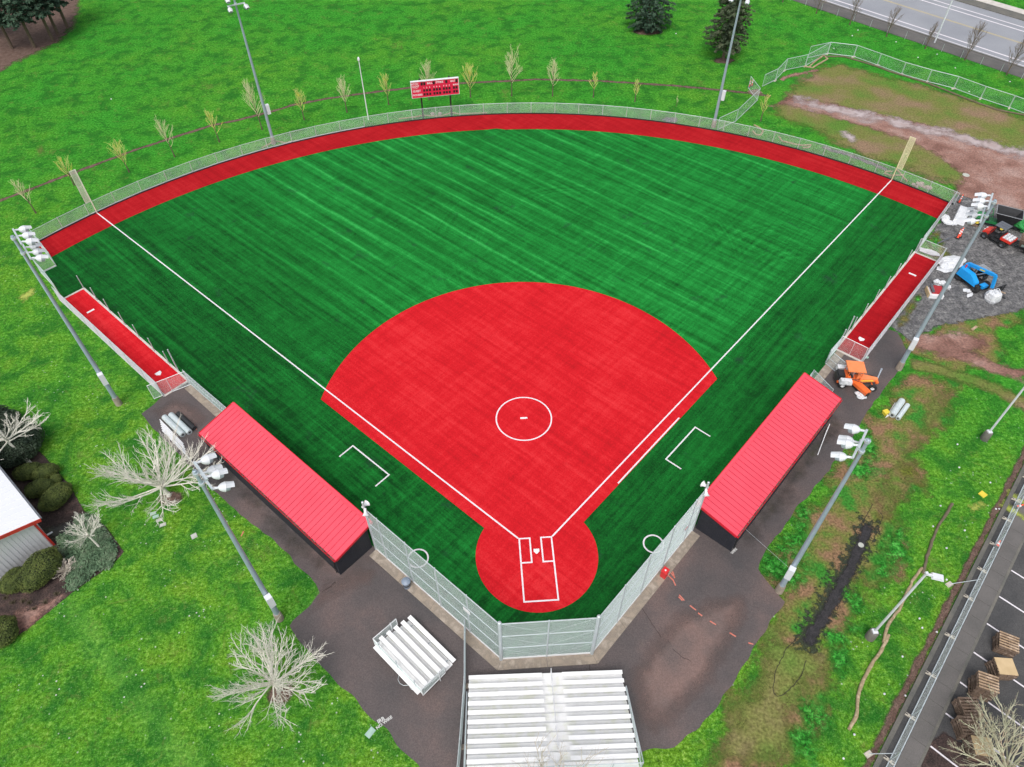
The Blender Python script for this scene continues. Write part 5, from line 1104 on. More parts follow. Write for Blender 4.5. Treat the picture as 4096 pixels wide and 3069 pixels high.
# pallets
PLK = {}
def pallet(top='slats'):
    r = bpy.data.objects.new('pallet', None); C.objects.link(r); MW[r.name] = Matrix(); tag(r,'x','pallet')
    d = MB()
    for k in range(6): d.box((0,-.5+k*.2,.125),(1.2,.105,.02))
    d.build('deck_boards', 'wood' if top == 'slats' else 'wood_old', r); s = MB()
    for x in (-.55,0,.55): s.box((x,0,.065),(.045,1.1,.095))
    for k in range(3): s.box((0,-.48+k*.48,.01),(1.2,.1,.018))
    s.build('stringers','wood_old',r); return r
pn, po = pallet('slats'), pallet('old')
def stack(M, rzv, n, lab, lowlab, fresh=True, ply=False, sl=(0,0)):
    base = t('M',M[0],M[1],n*.14); q = random.Random(int(M[0]))
    for k in range(n):
        top = k == n-1; src = pn if (top and fresh) else po
        j = (0,0) if top else (q.uniform(-.06,.06), q.uniform(-.06,.06))
        o = dup(src, (base.x+j[0],base.y+j[1],.03+k*.141), rzv+q.uniform(-.05,.05), lab if top else lowlab, lowlab if False else 'stacked wooden pallets')
        o.name = 'pallet'
    if ply:
        o = MB().box((0,0,0),(1.15,1.1,.03)).build('plywood_sheet','plywood'); o.location = (base.x,base.y,.03+n*.141+.022); o.rotation_euler = (0,0,rzv); tag(o, ply, 'board')
stack((565,238),radians(-28),8,'weathered pallet topping the uppermost stack in the parking lot','dark weathered pallet inside the uppermost stack in the parking lot')
p_ = 0
stack((545,380),radians(-8),8,'pallet right under the plywood sheet on the second stack','dark weathered pallet inside the second stack, the one with the plywood on it',ply='pale plywood sheet on the second pallet stack')
stack((448,468),radians(-27),11,'reddish pallet on top of the tall third stack','dark weathered pallet inside the tall third stack')
stack((345,605),radians(-5),7,'weathered pallet topping the stack just above the lichen-covered tree','old pallet inside the stack just above the lichen-covered tree',fresh=False)
stack((340,715),radians(-5),7,'weathered pallet topping the stack under the lichen-covered tree\'s upper twigs','old pallet inside the stack under the lichen-covered tree\'s upper twigs',fresh=False)
stack((415,835),radians(-12),8,'pallet right under the pale plywood in the lowest stack','old pallet inside the lowest stack under the tree',fresh=False,ply='pale plywood sheet under the branches of the lichen-covered tree')
for x in (pn, po):
    for c in list(x.children): bpy.data.objects.remove(c)
    bpy.data.objects.remove(x)
# ---------------------------------------------------------------- road
def RB(name, d0, d1, z0, z1, m):   # bands parallel to the road, measured across it from the near edge
    a = t('d',340,0); b = t('d',2212,635); dr = (b-a).normalized(); nn = Vector((-dr.y,dr.x,0)); a2 = a-dr*170; b2 = b+dr*120
    P = [a2+nn*d0,b2+nn*d0,b2+nn*d1,a2+nn*d1]; return struct(name, MB().prism([p[:2] for p in P], z0, z1), m), dr, nn, a2, b2
a = t('d',340,0); b = t('d',2212,635); dr = (b-a).normalized(); nn = Vector((-dr.y,dr.x,0)); o0 = a
def across(x, y): return (t('d',x,y)-o0).dot(nn)
RB('far_sidewalk', across(1800,0), across(1925,0), -.3, .10, 'pale_concrete'); RB('road_verge', across(1645,0)+.3, across(1800,0), -.3, .09, 'kerb_concrete')
RB('near_sidewalk', 0, across(560,0)-.25, -.3, .05, 'sidewalk'); RB('kerb', across(560,0)-.25, across(560,0), -.3, .12, 'kerb_concrete')
RB('road', across(560,0), across(1640,0), -.3, .012, 'road_asphalt'); RB('kerb', across(1640,0), across(1645,0)+.3, -.3, .12, 'kerb_concrete')
for x, w in ((600,.14),(690,.24),(1380,.22),(1480,.2)):
    c = across(x,0); P = [o0-dr*170+nn*c, b+dr*120+nn*c]; line('lane_line', P, w*1.3, 5, 'white_line')
mat('yellow_line',(.62,.50,.24),(.5,.42,.22),3,.8,world=True)
for e in (-.14,.14): c = across(1085,0)+e; line('centre_line', [o0-dr*170+nn*c, b+dr*120+nn*c], .13, 5, 'yellow_line')
RBf = root('wire_fence','low wire fence between the near sidewalk and the lawn along the road','fence',o0)
mb = MB(); pp = MB()
for k in range(34):
    p = o0-dr*45+dr*k*3.0+nn*(-.3); pp.tube(p,p+Z*1.15,.03,n=5)
pp.build('posts','galvanised',RBf,True); mb.tube(o0-dr*45-nn*.3+Z*1.1,b+dr*12-nn*.3+Z*1.1,.012,n=4); mb.chain(o0-dr*45-nn*.3,b+dr*12-nn*.3,1.05,.05,.16,.003); mb.build('chain_mesh','dark_wire',RBf,True)
# ---------------------------------------------------------------- straw wattles, rocks, lids
def wattle(label, pts, r_=.11, m='straw', gr='straw wattles', name='straw_wattle'):
    P = []
    pts = [Vector((p[0],p[1],0)) for p in pts]
    for a, b in zip(pts, pts[1:]):
        k = max(2, int((b-a).length/.35))
        for j in range(k): q = a+(b-a)*j/k; P.append(q+Vector((R.uniform(-.03,.03),R.uniform(-.03,.03),r_*.8)))
    P.append(pts[-1]+Z*r_*.8); tag(MB().path(P,[r_*R.uniform(.85,1.1) for _ in P],8).build(name,m,smooth=True), label, 'straw roll', gr)
wattle('upper long straw wattle on the lawn beside the sidewalk', tp('n',[(1630,1040),(1580,1130),(1520,1220),(1480,1310),(1445,1410),(1420,1500),(1395,1600)]),.11,'straw_old')
wattle('lower long straw wattle winding past the street lamp', tp('m',[(1385,50),(1310,160),(1250,290),(1200,390),(1110,510),(1080,650)]),.11)
wattle('straw wattle curving down towards the bottom right', tp('m',[(1120,590),(1080,680),(980,830),(910,950),(875,1080),(865,1200),(845,1280),(800,1350)]),.12)
wattle('dark straw wattle lying along the muddy field fence', tp('d',[(600,460),(760,460),(900,500),(1030,540),(1130,580),(1280,625),(1450,680),(1600,740),(1800,820),(2000,890),(2212,930),(2500,1030)]),.12,'straw_old')
wattle('straw wattle bent in a loop at the corner of the muddy field', tp('d',[(480,545),(530,500),(600,450),(630,480),(560,520),(510,550),(440,540)]),.12)
wattle('hooked straw wattle behind the right outfield fence', tp('d',[(40,1010),(90,1035),(110,1060),(95,1090),(60,1090),(30,1060)]),.1)
wattle('wavy straw wattle behind the right outfield fence', tp('d',[(240,1105),(265,1140),(310,1150),(370,1165),(430,1175),(500,1170),(480,1190),(430,1195)]),.1)
wattle('curled straw wattle under the right foul pole', tp('d',[(1150,1385),(1100,1385),(1090,1400),(1130,1415),(1190,1415),(1240,1410)]),.1)
wattle('straight straw wattle right of the right foul pole', tp('d',[(1190,1370),(1225,1410),(1270,1465)]),.1)
wattle('pale wattle curving round the scoreboard posts', [Vector((p[0],p[1],0)) for p in ((-13,66.0),(-10.9,66.35),(-9.7,66.75),(-8.5,66.45),(-7.2,66.4),(-5.9,67.2),(-4.9,66.8),(-3.5,66.75),(-1,66.8))],.09)
wattle('pale wattle round the foot of the left field light pole', [Vector((p[0],p[1],0)) for p in ((-30.2,59.9),(-29.3,60.9),(-28.9,61.5),(-28.2,61.3),(-27.4,60.9),(-26,61.4))],.09)
q = random.Random(4)
def rock(label, p, s):
    mb = MB(); nu, nv = 9, 6; vs = []
    for j in range(nv+1):
        for i in range(nu): th = pi*j/nv; ph = 2*pi*i/nu; d = Vector((sin(th)*cos(ph),sin(th)*sin(ph),cos(th)*.75)); vs.append(d*s*(1+.35*mnoise.noise(d*1.7+Vector((p[0],p[1],0)))))
    mb.add(vs, [(j*nu+i,j*nu+(i+1)%nu,(j+1)*nu+(i+1)%nu,(j+1)*nu+i) for j in range(nv) for i in range(nu)]); o = mb.build('rock','rock',smooth=True); o.location = (p[0],p[1],s*.4); tag(o, label, 'rock', 'rocks behind the outfield fence')
for k, (x, y) in enumerate(((1320,1490),(1345,1505),(1365,1490),(1385,1500),(1405,1510),(1355,1480),(1430,1515),(1450,1520),(1385,1485))): rock('pale rock in the pile behind the fence right of the right foul pole', t('d',x,y), q.uniform(.2,.33))
for k, (x, y, lab) in enumerate(((985,1350,'left'),(1205,1345,'right'))): p = g(1600+x*.13277,280+y*.13277); rock('pale boulder behind the fence under the scoreboard, the %s one' % lab, p, .3)
def lid(label, p, w, d, rz, m='utility_lid', round_=False, name='valve_cover'):
    mb = MB()
    if round_: mb.lathe([(0,w/2),(.03,w/2),(.035,0)],n=18)
    else: mb.box((0,0,.02),(w,d,.05))
    o = mb.build(name,m,smooth=round_); o.location = (p.x,p.y,.012); o.rotation_euler = (0,0,rz); tag(o, label, 'cover', 'ground covers')
for k, (x, y, m, lab) in enumerate(((1232,1117,'lid_green','uppermost green'),(1254,1142,'lid_green','second green'),(1282,1170,'utility_lid','upper tan'),(1312,1207,'utility_lid','lower tan'))): lid('%s valve box lid in the row of four on the lawn' % lab, t('i',x,y), .45,.28,radians(20), m)
lid('single tan valve box lid on the lawn beside the dugout walk', t('i',1562,1298), .42,.42,radians(30)); lid('pale green valve box lid beside the asphalt edge', t('k',968,1372), .62,.4,radians(50),'lid_green')
lid('round pale manhole cover on the black fill strip', t('n',900,1370)+Z*.02, .42,.42,0,'utility_lid',True); lid('round tan manhole cover in the muddy ground', t('d',1745,1410), .8,.8,0,'utility_lid',True)
p = g(3260+1525*.13562,1400+220*.13562); lid('green round cap beside the first base bullpen, the upper one', p,.35,.35,0,'lid_green',True)
p = g(3260+1370*.13562,1400+400*.13562); lid('green round cap at the corner of the first base bullpen', p,.35,.35,0,'lid_green',True)
p = t('n',1880,962); o = MB().box((0,0,.03),(.5,.5,.06)).build('paver','yellow'); o.location = (p.x,p.y,0); o.rotation_euler = (0,0,.5); tag(o,'yellow-painted square block in the grass near the sidewalk','block')
mb = MB(); q = random.Random(11); LT = [('m',1370,455),('m',1392,530),('m',1508,563),('m',1232,760),('m',1087,1060),('m',1255,1075),('m',1588,142),('n',1540,1055),('n',1480,1220),('n',1588,1395),('n',1940,868),('n',1675,560),('n',1690,745),('n',1733,1252),('n',2010,1080),('n',1985,1080),('m',845,1387),('m',760,1580),('d',830,290),('d',1182,340),('d',1512,440),('d',1358,465),('d',1658,550),('d',1770,740),('d',2098,660),('d',655,360),('d',682,392),('d',876,245),('a',895,800),('c',1416,273)]
for k, (tt, x, y) in enumerate(LT):
    p = t(tt,x,y); s = .075 if tt in 'mn' else .10; mb = MB().lathe([(0,0),(0,s),(s*.8,s*.9),(s*1.1,0)],n=6); o = mb.build('litter','white_plastic'); o.location = (p.x,p.y,.01); o.rotation_euler = (q.uniform(-.4,.4),q.uniform(-.4,.4),q.random()*6)
    tag(o, 'small white scrap lying on the grass between street lamp and sidewalk' if tt in 'mn' else 'small white scrap lying on the far lawn', 'litter', 'white scraps on the right lawn' if tt in 'mn' else 'white scraps on the far lawn')
# drain grate and barricades at the crossing
p = t('c',2050,745); o = MB().box((0,0,.04),(1.7,1.3,.1)).build('drain_grate','wood_old'); o.location = (p.x,p.y,0); o.rotation_euler = (0,0,.3); tag(o,'brown grate over the drain where the fence panels cross','grate')
for k, (x, y) in enumerate(((2005,700),(2025,690))):
    p = t('c',x,y); r = root('traffic_cone','%s of the two orange and white delineators by the drain' % ('left','right')[k],'cone',(p.x,p.y,0),0,'delineators by the drain')
    MB().lathe([(0,.09),(1.0,.05),(1.05,0)],n=10).build('body','cone_orange',r,smooth=True); MB().lathe([(.45,.08),(.62,.072)],n=10).lathe([(.78,.068),(.9,.06)],n=10).build('white_band','white_paint',r); MB().lathe([(0,.25),(.06,.24),(.06,0)],n=8).build('base','black_plastic',r)
# ---------------------------------------------------------------- rolls and pipes
def roll(label, a, b, rad, m, gr='rolls of fence wire', name='wire_roll'):
    a = Vector(a); b = Vector(b); r = root(name, label, 'roll', (a+b)/2, atan2((b-a).y,(b-a).x), gr); h = (b-a).length/2
    MB().lathe([(-h,rad*.45),(-h,rad),(h,rad),(h,rad*.45)],(0,0,rad),axis=(1,0,0),n=20).build('outer_layer',m,r,smooth=True); mb = MB()
    for k in range(int(2*h/.09)): x = -h+.05+k*.09; mb.lathe([(-.012,rad+.002),(0,rad+.014),(.012,rad+.002)],(x,0,rad),axis=(1,0,0),n=14)
    mb.build('wire_ridges','wire' if m != 'black_plastic' else 'black_plastic',r); MB().lathe([(-h+.01,rad*.5),(h-.01,rad*.5)],(0,0,rad),axis=(1,0,0),n=12).build('core','dark_wire',r)
roll('black roll beside the two grey rolls near the third base dugout', F(-1,32.3,10.25), F(-1,29.7,10.25), .2,'black_plastic')
roll('upper grey roll of chain-link near the third base dugout', F(-1,32.6,10.75), F(-1,29.6,10.75), .24,'galvanised'); roll('lower grey roll of chain-link beside the fence pipes', F(-1,32.8,11.27), F(-1,29.8,11.27), .24,'galvanised')
roll('larger grey roll of chain-link in the grass on the first base side', t('n',1140,340), t('n',1222,222), .27,'galvanised'); roll('smaller grey roll of chain-link in the grass on the first base side', t('n',1190,362), t('n',1270,252), .19,'galvanised')
for k in range(6):
    a = F(-1,33.0-.25*k,11.65+.1*k); b = F(-1,29.1-.5*k*.6,11.75+.1*k); o = MB().tube(a+Z*.05,b+Z*.05,.045,n=8).build('steel_pipe','white_paint'); tag(o,'white fence pipe in the bundle beside the grey rolls','pipe','pipe bundle near the third base dugout')
o = MB().tube(F(-1,30.2,12.0,.12),F(-1,23.8,12.6,.12),.045,n=8).build('steel_pipe','white_paint'); tag(o,'long white pipe lying under the big bare tree behind the third base dugout','pipe')
for k in range(3): a = t('n',1100+14*k,345-8*k,.05); b = t('n',1175+12*k,225-5*k,.05); o = MB().tube(a,b,.03,n=6).build('steel_pipe','white_paint'); tag(o,'thin white pipe beside the rolls in the grass','pipe','thin pipes beside the grass rolls')
p = t('n',1095,312); r = root('tub','yellow lidded tub beside the grey rolls in the grass','tub',(p.x,p.y,0),.3); MB().box((0,0,.14),(.42,.36,.28),taper=1.1).build('bin','yellow',r); MB().box((0,0,.3),(.5,.44,.04)).build('lid','yellow',r)
# ---------------------------------------------------------------- machines
def wheel(r, c, rad, w, axis=(0,1,0), rim='white_paint', k=.55):
    t_ = MB().lathe([(-w/2,rad*.5),(-w/2,rad*.9),(-w*.3,rad),(w*.3,rad),(w/2,rad*.9),(w/2,rad*.5)],c,axis=axis,n=20)
    for j in range(18):
        a = 2*pi*j/18; ax = Vector(axis).normalized(); q = Vector((0,0,1)).rotation_difference(ax); d = q @ Vector((cos(a),sin(a),0)); t_.bar(Vector(c)+d*rad*1.0-ax*w*.4,Vector(c)+d*rad*1.0+ax*w*.4,.05*rad/.3,.04)
    wh_ = t_.build('wheel','tyre',r,smooth=True); MB().lathe([(-w/2+.02,0),(-w/2+.02,rad*.15),(-w*.2,rad*.2),(-w/2+.01,rad*k),(w/2-.01,rad*k),(w*.2,rad*.2),(w/2-.02,rad*.15),(w/2-.02,0)],c,axis=axis,n=16).build('rim',rim,wh_,smooth=True)
def sweeper():
    r = root('sweeper','orange ride-on sweeper with white tanks and orange canopy beside the first base dugout','sweeper',(28.35,15.45,.03),radians(-11))
    for y in (-.68,.68): wheel(r,(.45,y,.33),.33,.24)
    for y in (-.72,.5): wheel(r,(3.05,y,.33),.33,.22,axis=(.25,1,0))
    MB().box((.9,0,.5),(1.9,1.1,.16)).box((.75,0,.62),(1.2,1.3,.12)).build('chassis','orange',r)
    MB().box((.2,0,.95),(.62,.86,.62),taper=.9).box((-.12,0,.8),(.1,.8,.6)).build('engine_cover','black_plastic',r)
    for y in (-.82,.82): MB().box((.52,y,.98),(1.05,.46,.44),taper=.9).lathe([(0,.07),(.05,.07),(.06,0)],(.35,y,1.2),n=8).build('water_tank','white_plastic',r)
    MB().box((.75,0,.9),(.45,.95,.5)).box((1.25,0,.68),(.7,1.2,.08)).build('body','orange',r)
    MB().box((1.05,0,.95),(.45,.5,.12)).box((.88,0,1.2),(.1,.5,.45)).build('seat','black_plastic',r)
    MB().box((1.75,0,.95),(.4,.6,.5),taper=.7).build('dash','orange_light',r); MB().lathe([(0,.02),(.35,.02)],(1.6,0,1.1),axis=(-.5,0,1),n=6).lathe([(.34,.15),(.36,.18),(.38,.15)],(1.6,0,1.1),axis=(-.5,0,1),n=14).build('steering_wheel','black_plastic',r)
    for x, y in ((.62,-.5),(.62,.5),(1.75,.5),(1.75,-.5)): MB().tube((x,y,.7),(x,y*1.1,2.0),.03).build('canopy_post','orange',r)
    MB().box((1.2,.05,2.06),(1.55,1.35,.1),taper=.97).box((.75,.35,2.13),(.15,.12,.04)).build('canopy','orange_light',r)
    MB().add([(1.8,-.42,.55),(1.8,.42,.55),(3.45,.16,.6),(3.45,-.16,.6),(1.8,-.36,1.0),(1.8,.36,1.0),(3.45,.14,.86),(3.45,-.14,.86)],[(0,1,2,3)[::-1],(4,7,6,5)[::-1],(0,3,7,4),(1,5,6,2),(0,4,5,1),(3,2,6,7)]).build('boom','orange_light',r)
    MB().box((2.5,-.3,.75),(1.1,.06,.1),rz=.1).build('hose','yellow',r)
    MB().bar((3.05,-.72,.36),(3.05,.5,.36),.08,.08).box((3.4,-.1,.6),(.25,.5,.18)).build('front_axle','orange',r)
    b = MB(Matrix.Translation((2.0,-1.0,0)) @ Matrix.Rotation(radians(-55),4,'Z')); b.lathe([(-.75,.0),(-.75,.27),(.75,.27),(.75,0)],(0,0,.3),axis=(1,0,0),n=24); b.build('brush','tyre',r,smooth=True)
    b = MB(Matrix.Translation((2.0,-1.0,0)) @ Matrix.Rotation(radians(-55),4,'Z')); b.lathe([(-.78,.34),(.78,.34)],(0,0,.36),axis=(1,0,0),n=10,a0=-.1,a1=pi+.1) if False else b.box((0,0,.68),(1.5,.5,.06)).box((0,-.28,.52),(1.5,.05,.3),0).box((0,.28,.52),(1.5,.05,.3)).box((.72,0,.55),(.05,.5,.28)); b.build('brush_hood','orange',r)
    MB().tube((3.5,.15,.75),(3.75,.75,1.25),.05,.07).box((3.76,.77,1.3),(.14,.14,.12)).build('jack','lamp_grey',r)
    MB().tube((.75,-.1,.8),(2.0,-.6,.8),.025).tube((1.3,-.35,.8),(2.2,-.3,.95),.02).build('hydraulic_hose','black_plastic',r)
sweeper()
def crumple(label, p, sx, sy, sz, seed, m='white_plastic', cat='plastic sheet', name='plastic_sheet', rz=0, gr=None, z=0.0):
    mb = MB(); nu, nv = 26, 14; vs = []
    for j in range(nv+1):
        for i in range(nu):
            th = pi*j/nv; ph = 2*pi*i/nu; d = Vector((sin(th)*cos(ph),sin(th)*sin(ph),cos(th)))
            k = 1+.45*mnoise.noise(d*1.4+Vector((seed,0,0)))+.25*abs(mnoise.noise(d*4+Vector((0,seed,0))))
            vs.append((d.x*sx/2*k, d.y*sy/2*k, max(0,sz*.45+d.z*sz*.5*k)+.15*sz*mnoise.noise(Vector((d.x*5,d.y*5,seed)))))
    mb.add(vs, [(j*nu+i,j*nu+(i+1)%nu,(j+1)*nu+(i+1)%nu,(j+1)*nu+i) for j in range(nv) for i in range(nu)]); o = mb.build(name,m); o.location = (p[0],p[1],.03+z); o.rotation_euler = (0,0,rz); return tag(o,label,cat,gr)
crumple('crumpled white plastic bag under the sweeper\'s brush', g(3260+1340*.13562,1400+1370*.13562), .9,.8,.3, 3)
def telehandler():
    # heading about south: x forward
    r = root('telehandler','bright blue compact telehandler with raised boom on the gravel','telehandler',(47.05,27.75,.03),radians(-70))
    for x in (-1.05,1.1):
        for y in (-.72,.72): wheel(r,(x,y,.42),.42,.32,rim='black_plastic',k=.5)
    MB().box((0,0,.62),(2.7,.95,.4)).build('chassis','black_plastic',r)
    MB().add([(-1.35,-.92,.6),(1.0,-.92,.6),(1.0,-.32,.6),(-1.35,-.32,.6),(-1.2,-.86,1.45),(.1,-.86,1.45),(.9,-.86,.95),(-1.2,-.34,1.5),(.1,-.34,1.5),(.9,-.34,.98)],[(3,2,1,0),(0,1,6,5,4),(2,3,7,8,9),(4,5,8,7),(5,6,9,8),(1,2,9,6),(3,0,4,7)]).build('engine_hood','blue',r)
    MB().box((-1.25,0,1.0),(.35,1.3,.8),taper=.9).box((-1.1,0,1.5),(.5,.5,.4)).build('rear_frame','blue',r)
    MB().lathe([(0,.07),(.35,.07)],(-1.0,-.5,1.5),n=10).build('tail_lamp','vehicle_red',r)
    # cab
    cab = MB()
    for x, y in ((-.35,.2),(.75,.2),(-.35,.85),(.75,.85)): cab.bar((x,y,.8),(x*.85+.05,y,1.95),.06,.06)
    cab.build('cab_frame','black_plastic',r); MB().box((.2,.52,2.0),(1.15,.78,.08),taper=.9).box((.2,.4,2.05),(1.0,.03,.03)).box((.2,.65,2.05),(1.0,.03,.03)).build('cab_roof','cab_grey',r); MB().box((.1,.52,1.0),(.4,.45,.15)).box((-.1,.52,1.3),(.1,.45,.5)).build('seat','black_plastic',r)
    MB().box((.2,.87,1.1),(1.0,.03,.5)).box((.77,.52,1.1),(.03,.6,.5)).build('cab_panel','glass_dark',r)
    MB().bar((-1.1,-.05,1.75),(1.55,-.05,2.35),.26,.3).build('boom','blue',r); MB().bar((1.3,-.05,2.32),(1.9,-.05,2.42),.2,.24).bar((1.85,-.05,2.4),(2.15,-.05,1.1),.22,.26).build('boom_head','blue',r)
    MB().bar((.2,-.185,2.06),(.75,-.185,2.19),.01,.12).build('decal','yellow',r); MB().tube((-.2,-.05,.9),(.9,-.05,2.05),.06).build('lift_cylinder','lamp_grey',r)
    MB().box((1.35,-.1,.75),(.5,.7,.3)).build('front_frame','blue',r)
    c = MB(); c.box((2.35,.75,1.05),(.08,1.9,.12)).box((2.35,.75,.4),(.08,1.9,.12))
    for k in range(7): c.box((2.35,-.12+k*.29,.72),(.06,.12,.6))
    c.build('fork_carriage','black_plastic',r); f = MB()
    for y in (.3,1.1): f.box((2.42,y,.65),(.06,.12,.9)); f.box((2.85,y,.2),(.9,.12,.05))
    f.build('forks','black_plastic',r)
telehandler()
def utv():
    r = root('utility_vehicle','red and black utility vehicle with white jugs in its red bed','utility vehicle',(53.2,34.5,.03),radians(121))
    for x in (-1.0,1.02):
        for y in (-.62,.62): wheel(r,(x,y,.34),.34,.26,rim='grey_plastic')
    MB().box((0,0,.5),(2.6,1.0,.22)).box((-.1,0,.42),(.9,1.35,.12)).build('chassis','black_plastic',r)
    MB().add([(.75,-.62,.55),(1.5,-.5,.55),(1.5,.5,.55),(.75,.62,.55),(.75,-.6,1.12),(1.4,-.42,.85),(1.4,.42,.85),(.75,.6,1.12)],[(3,2,1,0),(4,5,6,7),(0,1,5,4),(1,2,6,5),(2,3,7,6),(3,0,4,7)]).build('hood','vehicle_red',r)
    for y in (-.25,.25): MB().box((1.44,y,.78),(.1,.18,.12)).build('headlight','white_paint',r)
    for y in (-.3,.3): MB().box((-.15,y,.78),(.5,.52,.14)).box((-.42,y,1.05),(.1,.5,.5)).build('seat','black_plastic',r)
    fr = MB()
    for x, y in ((.75,-.6),(.75,.6),(-.5,-.6),(-.5,.6)): fr.tube((x,y,.6),(x*.75-.05,y*.92,1.95),.03)
    fr.build('roll_cage','black_plastic',r); MB().box((0,0,1.98),(1.25,1.25,.08),taper=.93).box((0,.2,2.03),(.9,.03,.03)).box((0,-.2,2.03),(.9,.03,.03)).build('roof','grey_plastic',r)
    b = MB(); b.box((-1.1,0,.78),(1.15,1.3,.05)).box((-1.1,-.65,.92),(1.15,.05,.28)).box((-1.1,.65,.92),(1.15,.05,.28)).box((-1.67,0,.92),(.05,1.3,.28)).box((-.53,0,.92),(.05,1.3,.28)); b.build('cargo_bed','vehicle_red',r)
    for i in range(3):
        for j in range(4):
            o = root('jug','white plastic jug in the bed of the red utility vehicle','jug',MW[r.name] @ Vector((-1.43+i*.32,-.45+j*.3,.82)),radians(121),'white jugs in the red bed'); MB().box((0,0,.17),(.28,.26,.34),taper=.9).build('body','white_plastic',o); MB().lathe([(.34,.04),(.39,.04),(.39,0)],n=8).build('cap','white_paint',o)
utv()
hc = t('B',1880,385,2.05); TD = (hc.x+.9*cos(radians(148)), hc.y+.9*sin(radians(148)), .03)
def topdresser():
    r = root('topdresser','green utility vehicle carrying a large open black hopper','utility vehicle',TD,radians(148))
    for x in (-.9,1.6):
        for y in (-.65,.65): wheel(r,(x,y,.36),.36,.28,rim='yellow')
    MB().box((.3,0,.55),(3.2,1.0,.22)).build('chassis','vehicle_green',r); MB().box((1.55,0,.85),(.9,1.15,.4),taper=.85).build('hood','vehicle_green',r); MB().box((.85,0,.8),(.4,1.1,.16)).build('seat','black_plastic',r)
    fr = MB()
    for y in (-.6,.6): fr.tube((1.2,y,.8),(.6,y,1.7),.035).tube((.6,y,1.7),(.3,y,.8),.035)
    fr.tube((.6,-.6,1.7),(.6,.6,1.7),.035); fr.build('roll_bar','vehicle_green',r)
    h = MB(); T0, B0, z0, z1 = (1.3,.95), (.65,.5), .75, 2.05; cx = -.9; th = .05
    def rg(a, z): return [(cx-a[0],-a[1],z),(cx+a[0],-a[1],z),(cx+a[0],a[1],z),(cx-a[0],a[1],z)]
    vs = rg(B0,z0)+rg(T0,z1)+rg((T0[0]-th,T0[1]-th),z1)+rg((B0[0]-th,B0[1]-th),z0+.1)
    fs = [(3,2,1,0)]
    for k in range(4): j = (k+1)%4; fs += [(k,j,4+j,4+k),(4+k,4+j,8+j,8+k),(8+k,8+j,12+j,12+k)]
    fs.append((12,13,14,15)); h.add(vs,fs); h.build('hopper','black_plastic',r); rm = MB(); P = rg(T0,z1+.02)
    for k in range(4): rm.bar(P[k],P[(k+1)%4],.06,.05)
    rm.build('hopper_rim','cab_grey',r)
topdresser()
def trailer():
    r = root('spreader_trailer','grey-green towed spreader with a rusty brown hopper at the right edge','trailer',(55.6,32.6,.03),radians(140))
    for y in (-.75,.75): wheel(r,(-.2,y,.38),.38,.3,rim='grey_green')
    h = MB(); cx = -.1
    def rg(a, z): return [(cx-a[0],-a[1],z),(cx+a[0],-a[1],z),(cx+a[0],a[1],z),(cx-a[0],a[1],z)]
    vs = rg((.9,.45),.5)+rg((1.2,.8),1.4)+rg((1.14,.74),1.4)+rg((.85,.4),.6); fs = [(3,2,1,0),(12,13,14,15)]
    for k in range(4): j = (k+1)%4; fs += [(k,j,4+j,4+k),(4+k,4+j,8+j,8+k),(8+k,8+j,12+j,12+k)]
    h.add(vs,fs); h.build('hopper','mud_steel',r); MB().box((-.1,-.98,.95),(1.6,.34,.08),ry=.1).box((-.1,.98,.95),(1.6,.34,.08)).build('fender','grey_green',r)
    MB().bar((1.0,0,.5),(2.3,0,.45),.1,.1).bar((.9,-.4,.5),(2.0,0,.47),.06,.06).bar((.9,.4,.5),(2.0,0,.47),.06,.06).build('drawbar','black_plastic',r); MB().box((-1.35,0,.55),(.5,1.4,.5),taper=.8).build('spinner_box','black_plastic',r)
trailer()
# white hard cover, tarps, bags
c = [t('B',640,575,.3),t('B',830,640,.3),t('B',1010,290,.3),t('B',800,240,.3)]; ce = sum(c,Vector())/4; d = (c[3]-c[0]).normalized(); L = (c[3]-c[0]).length
r = root('hard_cover','white ribbed hard cover leaning flat beside the fence corner','cover',(ce.x,ce.y,.02),atan2(d.y,d.x))
MB().box((0,0,.22),(L,1.25,.4),taper=.88).build('shell','white_plastic',r); MB().box((0,.32,.43),(L*.75,.05,.03)).box((0,-.32,.43),(L*.75,.05,.03)).build('rib','lamp_white',r)
crumple('heap of crumpled white plastic against the fence', t('B',430,560), 1.4,.8,.45, 5, rz=.9, gr='white plastic heaps by the fence'); crumple('low heap of white plastic beside the hard cover', t('B',530,640), 1.3,.7,.3, 8, rz=-.4, gr='white plastic heaps by the fence')
crumple('big white tarpaulin heap behind the telehandler', t('C',850,190), 3.0,1.7,.55, 11, rz=.3, name='tarpaulin', cat='tarpaulin'); crumple('flat white tarpaulin corner beside the bullpen fence', t('C',740,320), 1.8,1.1,.15, 13, rz=.1, name='tarpaulin', cat='tarpaulin')
crumple('white fabric spilling under the fence at the end of the first base bullpen', F(1,55.2,8.6), 2.0,.9,.25, 14, rz=-.6, name='tarpaulin', cat='tarpaulin')
crumple('small white plastic scrap just left of the telehandler\'s front wheel', t('C',1190,800), .8,.5,.15, 17); crumple('white plastic scrap below the telehandler', t('C',1260,900), .8,.35,.12, 19, rz=.5)
crumple('green cloth heap at the right edge behind the utility vehicle', t('B',2290,700,.4), 3.2,2.6,1.3, 21, 'green_cloth', 'cloth', 'green_cloth', rz=.5)
